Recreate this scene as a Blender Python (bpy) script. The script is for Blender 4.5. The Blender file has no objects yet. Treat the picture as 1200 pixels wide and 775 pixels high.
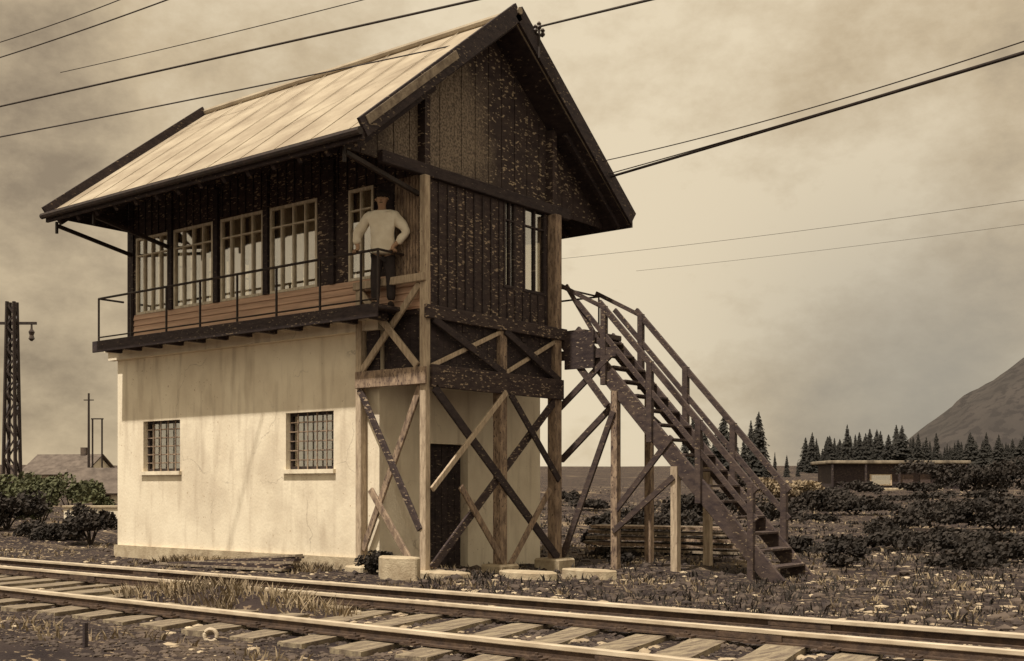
import bpy, bmesh, math, random
from mathutils import Vector, Matrix, noise
import numpy as np
R = math.radians
random.seed(7); rng = np.random.default_rng(7)
S = bpy.context.scene
C = S.collection

# ------------------------------------------------------------------ camera
F = 1353.0; HZ = 570.0; EYE = 1.35; YAW = R(38.2)
FW = Vector((-math.sin(YAW), math.cos(YAW), 0)); RT = Vector((math.cos(YAW), math.sin(YAW), 0))
cd = bpy.data.cameras.new('camera'); cam = bpy.data.objects.new('camera', cd); C.objects.link(cam)
cam.location = (0, 0, EYE); cam.rotation_euler = (R(90), 0, YAW)
cd.sensor_width = 36; cd.lens = 36*F/1200; cd.shift_y = (HZ-387.5)/1200
cd.clip_start = .1; cd.clip_end = 9000
S.camera = cam
S.view_settings.view_transform = 'Standard'; S.view_settings.look = 'None'
S.view_settings.exposure = 0.0; S.view_settings.gamma = 1

def at(u, v, t):      # world point at depth t along the view axis
    return Vector((0, 0, EYE)) + t*(FW + RT*((u-600)/F) + Vector((0, 0, (HZ-v)/F)))
def xat(u, Y):        # X on a plane of constant Y
    d = FW + RT*((u-600)/F); return d.x/d.y*Y
def yat(u, X):
    d = FW + RT*((u-600)/F); return d.y/d.x*X

# ------------------------------------------------------------------ sun and sky
SUN_AZ = R(2)       # light comes from -Y, turned a little towards -X
EL = R(63)
sd = bpy.data.lights.new('sun', 'SUN'); sun = bpy.data.objects.new('sun', sd); C.objects.link(sun)
sd.energy = 5.0; sd.angle = R(1.0); sd.color = (1, .91, .77)
src = Vector((math.sin(SUN_AZ)*math.cos(EL), -math.cos(SUN_AZ)*math.cos(EL), math.sin(EL)))
sun.rotation_euler = src.to_track_quat('Z', 'Y').to_euler()
sun.location = (0, -10, 30)

W = bpy.data.worlds.new('World'); S.world = W; W.use_nodes = True
nt = W.node_tree; N = nt.nodes; L = nt.links
for n in list(N): N.remove(n)
out = N.new('ShaderNodeOutputWorld'); bg = N.new('ShaderNodeBackground'); L.new(bg.outputs[0], out.inputs[0])
sky = N.new('ShaderNodeTexSky'); sky.sky_type = 'NISHITA'; sky.sun_disc = False
sky.sun_elevation = EL; sky.sun_rotation = math.atan2(src.x, src.y)
tc = N.new('ShaderNodeTexCoord')
def vmath(op, a, b=None):
    n = N.new('ShaderNodeVectorMath'); n.operation = op
    L.new(a, n.inputs[0])
    if b is not None:
        if isinstance(b, (tuple, Vector)): n.inputs[1].default_value = b
        else: L.new(b, n.inputs[1])
    return n
def fm(op, a, b=None, c=None, clamp=False):
    n = N.new('ShaderNodeMath'); n.operation = op; n.use_clamp = clamp
    for i, x in enumerate((a, b, c)):
        if x is None: continue
        if isinstance(x, (int, float)): n.inputs[i].default_value = x
        else: L.new(x, n.inputs[i])
    return n.outputs[0]
dirn = vmath('NORMALIZE', tc.outputs['Generated']).outputs[0]
mp = N.new('ShaderNodeMapping'); mp.inputs['Scale'].default_value = (1, 1, 1.6); L.new(dirn, mp.inputs[0])
n1 = N.new('ShaderNodeTexNoise'); n1.inputs['Scale'].default_value = 4.5; n1.inputs['Detail'].default_value = 7; n1.inputs['Roughness'].default_value = .55
L.new(mp.outputs[0], n1.inputs[0])
n2 = N.new('ShaderNodeTexNoise'); n2.inputs['Scale'].default_value = 13; n2.inputs['Detail'].default_value = 8; n2.inputs['Roughness'].default_value = .65
L.new(mp.outputs[0], n2.inputs[0])
# cloud masses: centre direction (u, v), angular width, weight
masses = [(20, 330, .17, .62), (40, 40, .11, .75), (90, 480, .12, .45), (300, 60, .05, .3), (400, 40, .04, .3), (1010, 30, .055, .5), (1180, 40, .07, .7),
          (1195, 300, .06, .6), (1120, 480, .10, .8), (940, 520, .07, .6), (700, 90, .12, .15), (900, 130, .05, .2), (1190, 180, .05, .3), (60, 200, .07, .45)]
acc = None
for u, v, w, k in masses:
    d = (at(u, v, 1)-Vector((0, 0, EYE))).normalized()
    dt = N.new('ShaderNodeVectorMath'); dt.operation = 'DISTANCE'; L.new(dirn, dt.inputs[0]); dt.inputs[1].default_value = d
    q = fm('DIVIDE', dt.outputs['Value'], w); q = fm('MULTIPLY', q, q); q = fm('MULTIPLY', q, -1.0)
    e = fm('MULTIPLY', fm('EXPONENT', q), k)
    acc = e if acc is None else fm('ADD', acc, e)
nz = fm('MULTIPLY_ADD', n1.outputs[0], 2.6, -1.3)
nf = fm('MULTIPLY_ADD', n2.outputs[0], 1.3, -.65)
dark = fm('ADD', acc, fm('ADD', fm('MULTIPLY', nz, .5), fm('MULTIPLY', nf, 1.15)))
dark = fm('MULTIPLY_ADD', dark, .8, -.02, clamp=True)
cr = N.new('ShaderNodeValToRGB'); L.new(dark, cr.inputs[0])
el = cr.color_ramp.elements
el[0].position = 0; el[0].color = (.82, .69, .49, 1); el[1].position = 1; el[1].color = (.30, .23, .155, 1)
e_ = el.new(.45); e_.color = (.60, .475, .31, 1)
# the low sky towards the mountain is a greyer cloud
d = (at(1090, 480, 1)-Vector((0, 0, EYE))).normalized()
dt = N.new('ShaderNodeVectorMath'); dt.operation = 'DISTANCE'; L.new(dirn, dt.inputs[0]); dt.inputs[1].default_value = d
g = fm('DIVIDE', dt.outputs['Value'], .17); g = fm('EXPONENT', fm('MULTIPLY', fm('MULTIPLY', g, g), -1.0)); g = fm('MULTIPLY', g, .75)
mg = N.new('ShaderNodeMix'); mg.data_type = 'RGBA'; L.new(g, mg.inputs[0]); L.new(cr.outputs[0], mg.inputs[6]); mg.inputs[7].default_value = (.31, .29, .255, 1)
# thin layer: a little of the clear sky comes through the cloud
sk = N.new('ShaderNodeMix'); sk.data_type = 'RGBA'; sk.blend_type = 'MULTIPLY'; sk.inputs[0].default_value = 1
L.new(sky.outputs[0], sk.inputs[6]); sk.inputs[7].default_value = (.1, .09, .06, 1)
mx = N.new('ShaderNodeMix'); mx.data_type = 'RGBA'; mx.inputs[0].default_value = .95
L.new(sk.outputs[2], mx.inputs[6]); L.new(mg.outputs[2], mx.inputs[7])
L.new(mx.outputs[2], bg.inputs[0]); bg.inputs[1].default_value = 1.0

# ------------------------------------------------------------------ materials
def mat(name, c1, c2=None, scale=8, rough=.85, stretch=(1, 1, 1), c3=None, spk=60, spk_t=.62, bump=.3, bscale=40, contrast=(.35, .65), spec=.3, metallic=0):
    m = bpy.data.materials.new(name); m.use_nodes = True
    t = m.node_tree; n = t.nodes; l = t.links
    b = n['Principled BSDF']; b.inputs['Roughness'].default_value = rough; b.inputs['Metallic'].default_value = metallic
    b.inputs['Specular IOR Level'].default_value = spec
    co = n.new('ShaderNodeTexCoord'); ma = n.new('ShaderNodeMapping'); ma.inputs['Scale'].default_value = stretch
    l.new(co.outputs['Object'], ma.inputs[0])
    c2 = c2 or tuple(x*.7 for x in c1)
    a = n.new('ShaderNodeTexNoise'); a.inputs['Scale'].default_value = scale; a.inputs['Detail'].default_value = 8; a.inputs['Roughness'].default_value = .6
    l.new(ma.outputs[0], a.inputs[0])
    r = n.new('ShaderNodeValToRGB'); r.color_ramp.elements[0].position = contrast[0]; r.color_ramp.elements[1].position = contrast[1]
    r.color_ramp.elements[0].color = (*c1, 1); r.color_ramp.elements[1].color = (*c2, 1)
    l.new(a.outputs[0], r.inputs[0]); col = r.outputs[0]
    if c3:
        s = n.new('ShaderNodeTexNoise'); s.inputs['Scale'].default_value = spk; s.inputs['Detail'].default_value = 3
        l.new(ma.outputs[0], s.inputs[0])
        sr = n.new('ShaderNodeValToRGB'); sr.color_ramp.elements[0].position = spk_t; sr.color_ramp.elements[1].position = spk_t+.04
        big = n.new('ShaderNodeTexNoise'); big.inputs['Scale'].default_value = 1.1; big.inputs['Detail'].default_value = 3; l.new(co.outputs['Object'], big.inputs[0])
        sm = n.new('ShaderNodeMath'); sm.operation = 'MULTIPLY_ADD'; l.new(big.outputs[0], sm.inputs[0]); sm.inputs[1].default_value = .22; sm.inputs[2].default_value = -.115
        sa = n.new('ShaderNodeMath'); sa.operation = 'ADD'; l.new(s.outputs[0], sa.inputs[0]); l.new(sm.outputs[0], sa.inputs[1]); l.new(sa.outputs[0], sr.inputs[0])
        x = n.new('ShaderNodeMix'); x.data_type = 'RGBA'; l.new(sr.outputs[0], x.inputs[0]); l.new(col, x.inputs[6]); x.inputs[7].default_value = (*c3, 1)
        col = x.outputs[2]
    l.new(col, b.inputs['Base Color'])
    if bump:
        q = n.new('ShaderNodeTexNoise'); q.inputs['Scale'].default_value = bscale; q.inputs['Detail'].default_value = 6
        l.new(ma.outputs[0], q.inputs[0])
        bu = n.new('ShaderNodeBump'); bu.inputs['Strength'].default_value = bump; bu.inputs['Distance'].default_value = .02
        l.new(q.outputs[0], bu.inputs['Height']); l.new(bu.outputs[0], b.inputs['Normal'])
    return m

M = {}
M['plaster'] = mat('plaster', (.80, .715, .57), (.64, .55, .425), scale=1.3, stretch=(1, 1, .8), bump=.25, bscale=25, contrast=(.4, .72), c3=(.42, .31, .2), spk=26, spk_t=.70)
M['dark_wood'] = mat('dark_wood', (.030, .020, .023), (.065, .046, .042), scale=5, stretch=(1, 1, 3.2), c3=(.34, .26, .185), spk=11, spk_t=.605, bump=.5, bscale=30)
M['black_wood'] = mat('black_wood', (.024, .017, .020), (.05, .036, .036), scale=6, stretch=(1, 1, 3), c3=(.22, .17, .12), spk=13, spk_t=.64, bump=.4)
M['sill_wood'] = mat('sill_wood', (.70, .47, .34), (.46, .30, .22), scale=3, stretch=(.3, 1, 6), bump=.3)
M['pale_wood'] = mat('pale_wood', (.52, .42, .31), (.30, .23, .17), scale=9, stretch=(3, 3, .5), c3=(.12, .085, .07), spk=30, spk_t=.66, bump=.4)
M['brace_wood'] = mat('brace_wood', (.38, .28, .20), (.13, .09, .07), scale=7, stretch=(2, 2, .7), c3=(.06, .04, .04), spk=26, spk_t=.6, bump=.4)
M['stair_wood'] = mat('stair_wood', (.04, .028, .03), (.09, .064, .055), scale=6, stretch=(1, 1, 2.5), c3=(.25, .19, .13), spk=14, spk_t=.64, bump=.4)
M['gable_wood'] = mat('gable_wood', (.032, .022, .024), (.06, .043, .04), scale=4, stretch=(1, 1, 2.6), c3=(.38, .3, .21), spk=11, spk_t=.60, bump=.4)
M['roof'] = mat('roof', (.42, .355, .265), (.27, .215, .155), scale=1.3, stretch=(1, 1, 1), rough=.6, bump=.15, c3=(.22, .17, .12), spk=20, spk_t=.68)
M['grey_board'] = mat('grey_board', (.33, .27, .2), (.12, .09, .07), scale=6, stretch=(3, 1, 1), bump=.3)
M['iron'] = mat('iron', (.02, .015, .015), (.045, .03, .025), scale=15, rough=.6, bump=.1)
M['frame_paint'] = mat('frame_paint', (.74, .66, .53), (.5, .43, .33), scale=12, stretch=(2, 2, .6), bump=.1)
M['interior'] = mat('interior', (.6, .52, .4), (.45, .38, .28), scale=3, bump=0)
M['curtain'] = mat('curtain', (.85, .76, .62), (.72, .62, .47), scale=9, stretch=(6, 6, .3), bump=0)
M['concrete'] = mat('concrete', (.5, .42, .3), (.32, .25, .17), scale=5, bump=.5)
M['rail_top'] = mat('rail_top', (.60, .51, .39), (.36, .29, .21), scale=9, stretch=(.3, 3, 1), rough=.5, bump=.1)
M['rail_side'] = mat('rail_side', (.10, .065, .045), (.045, .03, .025), scale=12, bump=.3)
M['sleeper_mat'] = mat('sleeper_mat', (.33, .27, .185), (.12, .09, .07), scale=4, stretch=(5, .8, 2), c3=(.06, .045, .045), spk=20, spk_t=.62, bump=.5)
M['conifer'] = mat('conifer', (.016, .015, .014), (.03, .027, .022), scale=2, bump=0)
M['bark'] = mat('bark', (.06, .045, .035), (.03, .022, .02), scale=10, bump=.4)
M['leaf'] = mat('leaf', (.115, .12, .06), (.065, .066, .035), scale=2, bump=0)
M['leaf_grey'] = mat('leaf_grey', (.045, .036, .03), (.022, .018, .016), scale=2, bump=0)
M['grass_dry'] = mat('grass_dry', (.36, .28, .18), (.09, .065, .045), scale=1.2, bump=0)
M['stone_pale'] = mat('stone_pale', (.5, .41, .29), (.25, .19, .13), scale=3, bump=.3)
M['stone_dark'] = mat('stone_dark', (.035, .026, .025), (.11, .082, .065), scale=2.2, bump=.3)
M['slate'] = mat('slate', (.15, .12, .1), (.08, .062, .052), scale=2, bump=.2)
M['shirt'] = mat('shirt', (.82, .76, .64), (.70, .63, .51), scale=6, bump=.15)
M['trousers'] = mat('trousers', (.04, .03, .03), (.025, .02, .02), scale=8, bump=.1)
M['skin'] = mat('skin', (.42, .27, .18), (.36, .22, .14), scale=8, bump=0, rough=.6)
M['hair'] = mat('hair', (.015, .011, .01), (.03, .02, .018), scale=40, bump=.4)
M['porcelain'] = mat('porcelain', (.08, .06, .05), (.04, .03, .03), rough=.25, bump=0)
def wear(m):      # cracks, rain streaks and dirt on old render
    t = m.node_tree; n = t.nodes; l = t.links; b = n['Principled BSDF']; src = b.inputs['Base Color'].links[0].from_socket
    co = n.new('ShaderNodeTexCoord')
    def nz_(scale, st, det=6):
        ma = n.new('ShaderNodeMapping'); ma.inputs['Scale'].default_value = st; l.new(co.outputs['Object'], ma.inputs[0])
        a = n.new('ShaderNodeTexNoise'); a.inputs['Scale'].default_value = scale; a.inputs['Detail'].default_value = det; l.new(ma.outputs[0], a.inputs[0]); return a
    def rmp(x, p0, p1, hi):
        q = n.new('ShaderNodeMapRange'); q.inputs[1].default_value = p0; q.inputs[2].default_value = p1; q.inputs[4].default_value = hi; l.new(x, q.inputs[0]); return q.outputs[0]
    def mixc(f, a, c):
        x = n.new('ShaderNodeMix'); x.data_type = 'RGBA'; l.new(f, x.inputs[0]); l.new(a, x.inputs[6]); x.inputs[7].default_value = (*c, 1); return x.outputs[2]
    c = mixc(rmp(nz_(2.2, (2.4, 2.4, .35)).outputs[0], .52, .75, .55), src, (.38, .30, .22))
    c = mixc(rmp(nz_(.9, (1, 1, 1), 9).outputs[0], .54, .60, .28), c, (.48, .40, .31))
    vo = n.new('ShaderNodeTexVoronoi'); vo.feature = 'DISTANCE_TO_EDGE'; vo.inputs['Scale'].default_value = .55
    wv = n.new('ShaderNodeVectorMath'); wv.operation = 'MULTIPLY_ADD'; nn = nz_(3, (1, 1, 1)); l.new(nn.outputs['Color'], wv.inputs[0]); wv.inputs[1].default_value = (.5, .5, .5); l.new(co.outputs['Object'], wv.inputs[2]); l.new(wv.outputs[0], vo.inputs['Vector'])
    e = rmp(vo.outputs['Distance'], .006, .002, 1); k = rmp(nz_(.8, (1, 1, 1)).outputs[0], .50, .58, .35)
    mu = n.new('ShaderNodeMath'); mu.operation = 'MULTIPLY'; l.new(e, mu.inputs[0]); l.new(k, mu.inputs[1])
    c = mixc(mu.outputs[0], c, (.14, .10, .08)); l.new(c, b.inputs['Base Color'])
wear(M['plaster'])
gw = M['gable_wood']; t_ = gw.node_tree; n_ = t_.nodes; l_ = t_.links       # boards turn a paler grey in one broad irregular patch
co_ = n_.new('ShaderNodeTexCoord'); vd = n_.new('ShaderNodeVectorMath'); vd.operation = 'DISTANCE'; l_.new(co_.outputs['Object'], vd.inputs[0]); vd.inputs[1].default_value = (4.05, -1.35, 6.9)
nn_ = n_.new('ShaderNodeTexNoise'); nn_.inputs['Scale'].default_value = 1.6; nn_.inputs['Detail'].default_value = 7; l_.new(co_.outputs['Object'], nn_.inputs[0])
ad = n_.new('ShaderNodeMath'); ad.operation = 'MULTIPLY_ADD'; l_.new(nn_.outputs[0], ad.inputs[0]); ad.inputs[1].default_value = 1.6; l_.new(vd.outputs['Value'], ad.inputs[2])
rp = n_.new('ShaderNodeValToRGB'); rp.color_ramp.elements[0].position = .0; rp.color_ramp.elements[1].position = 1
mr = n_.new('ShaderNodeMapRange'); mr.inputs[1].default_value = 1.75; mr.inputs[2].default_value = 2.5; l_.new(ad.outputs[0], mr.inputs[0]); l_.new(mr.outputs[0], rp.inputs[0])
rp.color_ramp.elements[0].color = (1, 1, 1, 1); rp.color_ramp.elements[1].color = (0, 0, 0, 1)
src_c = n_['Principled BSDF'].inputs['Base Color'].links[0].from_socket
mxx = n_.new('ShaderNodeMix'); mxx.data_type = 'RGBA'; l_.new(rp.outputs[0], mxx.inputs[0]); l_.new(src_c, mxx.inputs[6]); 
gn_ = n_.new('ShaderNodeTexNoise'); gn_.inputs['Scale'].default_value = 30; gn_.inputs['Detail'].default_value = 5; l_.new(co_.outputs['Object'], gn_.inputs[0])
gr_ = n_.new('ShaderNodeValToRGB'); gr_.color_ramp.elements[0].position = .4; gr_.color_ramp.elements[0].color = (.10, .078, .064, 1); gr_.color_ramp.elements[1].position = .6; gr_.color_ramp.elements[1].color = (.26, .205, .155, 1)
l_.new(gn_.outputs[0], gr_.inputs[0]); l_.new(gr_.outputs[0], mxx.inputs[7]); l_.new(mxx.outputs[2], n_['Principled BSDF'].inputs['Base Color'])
gl = bpy.data.materials.new('glass'); gl.use_nodes = True
t_ = gl.node_tree; n_ = t_.nodes; n_.remove(n_['Principled BSDF'])
tr = n_.new('ShaderNodeBsdfTransparent'); tr.inputs[0].default_value = (.93, .9, .84, 1)
gs = n_.new('ShaderNodeBsdfGlossy'); gs.inputs['Roughness'].default_value = .03; fr = n_.new('ShaderNodeValue'); fr.outputs[0].default_value = .34
ms = n_.new('ShaderNodeMixShader'); t_.links.new(fr.outputs[0], ms.inputs[0]); t_.links.new(tr.outputs[0], ms.inputs[1]); t_.links.new(gs.outputs[0], ms.inputs[2])
t_.links.new(ms.outputs[0], n_['Material Output'].inputs[0]); M['glass'] = gl

# ground: dark cindery earth with pale trodden and gravelly patches
gm = bpy.data.materials.new('earth'); gm.use_nodes = True
t = gm.node_tree; n = t.nodes; l = t.links; b = n['Principled BSDF']; b.inputs['Roughness'].default_value = .95; b.inputs['Specular IOR Level'].default_value = .15
co = n.new('ShaderNodeTexCoord')
def gn(scale, st=(1, 1, 1), det=8, ro=.6):
    ma = n.new('ShaderNodeMapping'); ma.inputs['Scale'].default_value = st; l.new(co.outputs['Object'], ma.inputs[0])
    a = n.new('ShaderNodeTexNoise'); a.inputs['Scale'].default_value = scale; a.inputs['Detail'].default_value = det; a.inputs['Roughness'].default_value = ro
    l.new(ma.outputs[0], a.inputs[0]); return a.outputs[0]
def ramp(x, p0, p1, c0, c1):
    r = n.new('ShaderNodeValToRGB'); r.color_ramp.elements[0].position = p0; r.color_ramp.elements[1].position = p1
    r.color_ramp.elements[0].color = (*c0, 1); r.color_ramp.elements[1].color = (*c1, 1); l.new(x, r.inputs[0]); return r.outputs[0]
def gmix(f, a, bb):
    x = n.new('ShaderNodeMix'); x.data_type = 'RGBA'; l.new(f, x.inputs[0]); l.new(a, x.inputs[6]); l.new(bb, x.inputs[7]); return x.outputs[2]
base = ramp(gn(1.3, (.6, 1, 1)), .35, .7, (.022, .016, .017), (.055, .040, .036))
pale = ramp(gn(9), .3, .7, (.34, .26, .17), (.16, .115, .08))
f1 = ramp(gn(.35, (.5, 1.3, 1)), .58, .66, (0, 0, 0), (.75, .75, .75))
f2 = ramp(gn(11, (.6, 1.4, 1), 4), .585, .62, (0, 0, 0), (1, 1, 1))
c = gmix(f1, base, pale); c = gmix(f2, c, pale)
l.new(c, b.inputs['Base Color'])
bu = n.new('ShaderNodeBump'); bu.inputs['Strength'].default_value = .8; bu.inputs['Distance'].default_value = .06
l.new(gn(14), bu.inputs['Height']); l.new(bu.outputs[0], b.inputs['Normal'])
M['earth'] = gm

# ------------------------------------------------------------------ builders
class MB:
    def __init__(s): s.v = []; s.f = []; s.mi = []
    def add(s, vs, fs, mi=0):
        o = len(s.v); s.v += [tuple(v) for v in vs]; s.f += [tuple(i+o for i in f) for f in fs]; s.mi += [mi]*len(fs); return s
    def box(s, a, b, mi=0):
        x0, y0, z0 = (min(a[i], b[i]) for i in range(3)); x1, y1, z1 = (max(a[i], b[i]) for i in range(3))
        vs = [(x0, y0, z0), (x1, y0, z0), (x1, y1, z0), (x0, y1, z0), (x0, y0, z1), (x1, y0, z1), (x1, y1, z1), (x0, y1, z1)]
        return s.add(vs, [(0, 3, 2, 1), (4, 5, 6, 7), (0, 1, 5, 4), (1, 2, 6, 5), (2, 3, 7, 6), (3, 0, 4, 7)], mi)
    def bar(s, a, b, w, h, up=(0, 0, 1), mi=0):      # beam from a to b, w across, h along 'up'
        a = Vector(a); b = Vector(b); d = (b-a).normalized(); up = Vector(up)
        if abs(d.dot(up)) > .98: up = Vector((0, 1, 0))
        r = d.cross(up).normalized(); u = r.cross(d).normalized()
        vs = []
        for p in (a, b):
            for sx, sy in ((-1, -1), (1, -1), (1, 1), (-1, 1)): vs.append(p + r*sx*w/2 + u*sy*h/2)
        return s.add(vs, [(3, 2, 1, 0), (4, 5, 6, 7), (0, 1, 5, 4), (1, 2, 6, 5), (2, 3, 7, 6), (3, 0, 4, 7)], mi)
    def tube(s, pts, rad, k=6, mi=0):
        pts = [Vector(p) for p in pts]; rr = rad if isinstance(rad, (list, tuple)) else [rad]*len(pts)
        vs = []; fs = []
        for i, p in enumerate(pts):
            d = (pts[min(i+1, len(pts)-1)]-pts[max(i-1, 0)]).normalized()
            up = Vector((0, 0, 1)) if abs(d.z) < .95 else Vector((1, 0, 0))
            r = d.cross(up).normalized(); u = r.cross(d)
            for j in range(k):
                a = 2*math.pi*j/k; vs.append(p + (r*math.cos(a)+u*math.sin(a))*rr[i])
        for i in range(len(pts)-1):
            for j in range(k): fs.append((i*k+j, i*k+(j+1) % k, (i+1)*k+(j+1) % k, (i+1)*k+j))
        fs.append(tuple(range(k))[::-1]); fs.append(tuple((len(pts)-1)*k+j for j in range(k)))
        return s.add(vs, fs, mi)
    def prism(s, poly, ax, a, b, mi=0):               # polygon in the two other axes, extruded along ax
        def p(q, c): return (c, q[0], q[1]) if ax == 0 else ((q[0], c, q[1]) if ax == 1 else (q[0], q[1], c))
        k = len(poly); vs = [p(q, a) for q in poly]+[p(q, b) for q in poly]
        fs = [tuple(range(k))[::-1], tuple(range(k, 2*k))]+[(i, (i+1) % k, (i+1) % k+k, i+k) for i in range(k)]
        return s.add(vs, fs, mi)
    def build(s, name, m, parent=None, origin=None, bevel=0, smooth=False, rot=None):
        me = bpy.data.meshes.new(name)
        o0 = Vector((0, 0, 0))
        if parent is not None: o0 = Vector(parent.get('_o', (0, 0, 0)))
        elif origin is not None: o0 = Vector(origin)
        me.from_pydata([tuple(Vector(v)-o0) for v in s.v], [], s.f)
        for mm in (m if isinstance(m, (list, tuple)) else [m]): me.materials.append(M[mm] if isinstance(mm, str) else mm)
        for p, i in zip(me.polygons, s.mi): p.material_index = i; p.use_smooth = smooth
        bm = bmesh.new(); bm.from_mesh(me); bmesh.ops.recalc_face_normals(bm, faces=bm.faces); bm.to_mesh(me); bm.free()
        o = bpy.data.objects.new(name, me); C.objects.link(o)
        if parent is not None: o.parent = parent; o['_o'] = list(o0)
        else: o.location = o0; o['_o'] = list(o0)
        if bevel:
            q = o.modifiers.new('bevel', 'BEVEL'); q.width = bevel; q.segments = 1; q.limit_method = 'ANGLE'
        return o
def tag(o, label=None, cat=None, group=None, kind=None):
    if label: o['label'] = label
    if cat: o['category'] = cat
    if group: o['group'] = group
    if kind: o['kind'] = kind
    return o
def thing(name, loc, label, cat, group=None):
    o = bpy.data.objects.new(name, None); C.objects.link(o); o.location = loc; o['_o'] = list(loc); o.empty_display_size = .3
    return tag(o, label, cat, group)
def copy_tree(o, parent=None):
    c = o.copy(); C.objects.link(c); c.parent = parent
    for ch in KIDS.get(o.name, []): copy_tree(ch, c)
    return c
KIDS = {}

# ------------------------------------------------------------------ terrain
def zter(x, y):
    r = math.hypot(x, y)
    z = .022*max(0, min(r, 420)-28)
    if x < -30 and y < 60: z *= .5
    z += .10*noise.noise(Vector((x*.35, y*.35, 0)))*min(1, r/6) + .04*noise.noise(Vector((x*1.7, y*1.7, 3)))
    # the raised track bed
    k = max(0, min(1, (10.1-y)/.9))
    z = z*(1-k) + k*(.10+.025*noise.noise(Vector((x*2, y*2, 5))))
    if y < 5.0:
        k2 = min(1, (5.0-y)/1.4); z -= .16*k2 - .05*k2*noise.noise(Vector((x*1.2, y*1.2, 8)))
    # level pad under the signal box
    if -21 < x < -11 and 10.2 < y < 18: z = min(z, .02)
    if x > -11.8 and 12 < y < 18 and x < -6: z -= .03
    return z
def axis(lo, hi, n0, n1):
    a = list(np.linspace(lo, hi, n0)); st = a[1]-a[0]; up = []; x = hi
    k = 1.16
    while x < 4000: st *= k; x += st; up.append(x)
    dn = []; st = a[1]-a[0]; x = lo
    while x > -4000: st *= k; x -= st; dn.append(x)
    return dn[::-1]+a+up
xs = axis(-30, 14, 260, 0); ys = axis(1, 40, 240, 0)
g = MB(); nx = len(xs)
vs = [(x, y, zter(x, y)) for y in ys for x in xs]
fs = [(j*nx+i, j*nx+i+1, (j+1)*nx+i+1, (j+1)*nx+i) for j in range(len(ys)-1) for i in range(nx-1)]
g.add(vs, fs); o = g.build('ground', 'earth', smooth=True); tag(o, kind='structure')

# mountain beyond the tree row on the right
def mountain(name, prof, t0, depth, m, seed):
    mb = MB(); nu = 90; nv = 26; vs = []
    for j in range(nv+1):
        q = j/nv
        for i in range(nu+1):
            u = prof[0][0]+(prof[-1][0]-prof[0][0])*i/nu
            for k in range(len(prof)-1):
                if prof[k][0] <= u <= prof[k+1][0]:
                    f = (u-prof[k][0])/(prof[k+1][0]-prof[k][0]); v = prof[k][1]*(1-f)+prof[k+1][1]*f; break
            top = at(u, v, t0+depth*.5)
            h = math.sin(math.pi*q)**.8 if 0 < q < 1 else 0
            p = at(u, HZ, t0+depth*q); nzv = noise.fractal(Vector((p.x, p.y, seed))*.004, .8, 2.1, 6)
            rel = (t0+depth*q)/(t0+depth*.5)
            p.z = max(-5, (top.z*h)*(1+.16*nzv*(1 if h < .97 else .12)) + (6*nzv if h < .97 else 3*nzv) - 4)
            vs.append(p)
    fs = [(j*(nu+1)+i, j*(nu+1)+i+1, (j+1)*(nu+1)+i+1, (j+1)*(nu+1)+i) for j in range(nv) for i in range(nu)]
    mb.add(vs, fs); return tag(mb.build(name, m, smooth=True), kind='structure')
M['forest_slope'] = mat('forest_slope', (.040, .034, .032), (.055, .046, .042), scale=.02, bump=0, c3=(.032, .027, .026), spk=.06, spk_t=.5)
M['low_hill'] = mat('low_hill', (.10, .08, .06), (.2, .16, .11), scale=.03, bump=0)
mountain('mountain', [(985, 566), (1060, 520), (1130, 468), (1200, 418), (1330, 330), (1500, 280), (1750, 260)], 1300, 900, 'forest_slope', 3)
mountain('hill', [(-500, 545), (-200, 552), (0, 553), (140, 558), (400, 560), (700, 556), (900, 555), (1020, 566)], 600, 300, 'low_hill', 9)

# ------------------------------------------------------------------ the signal box
Y0 = 12.83; Y1 = 16.2; XL = -19.4; XR = -11.76; FZ = 4.06
RZE = 6.26; RZR = 8.9; RY0 = 11.17; RY1 = 17.95; RYR = 14.58; RXL = -19.38; RXR = -11.38
box = thing('signal_box', (-15.6, 14.5, 0), 'railway signal box with dark glazed timber cabin on a cream plastered base', 'signal box')
BXL = -19.8; BXR = -12.72; BY1 = 17.0; BH = 3.93
# base walls with two window openings in front and a doorway in the end wall
wins = [(xat(168, Y0), xat(211, Y0)), (xat(335, Y0), xat(391, Y0))]; wz = (1.63, 2.57)
bw = MB(); T = .35
xsx = [BXL, wins[0][0], wins[0][1], wins[1][0], wins[1][1], BXR]
for i in range(5):
    if i in (1, 3):
        bw.box((xsx[i], Y0, -.3), (xsx[i+1], Y0+T, wz[0])); bw.box((xsx[i], Y0, wz[1]), (xsx[i+1], Y0+T, BH))
    else: bw.box((xsx[i], Y0, -.3), (xsx[i+1], Y0+T, BH))
bw.box((BXL, BY1-T, -.3), (BXR, BY1, BH)); bw.box((BXL, Y0+T, -.3), (BXL+T, BY1-T, BH))
dy = (13.95, 14.95)
bw.box((BXR-T, Y0+T, -.3), (BXR, dy[0], BH)); bw.box((BXR-T, dy[1], -.3), (BXR, BY1-T, BH)); bw.box((BXR-T, dy[0], 2.05), (BXR, dy[1], BH))
base = bw.build('base_wall', 'plaster', box)
cn = MB(); cn.box((BXL-.12, Y0-.13, BH-.16), (BXR+.1, Y0-.002, BH-.002)); cn.box((BXL-.16, Y0-.19, BH), (BXR+.14, Y0+.3, BH+.06))
cn.build('cornice', 'plaster', box)
pl = MB(); pl.box((BXL-.05, Y0-.05, -.3), (BXR+.03, Y0-.003, .22)); pl.build('plinth', 'concrete', box)
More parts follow.
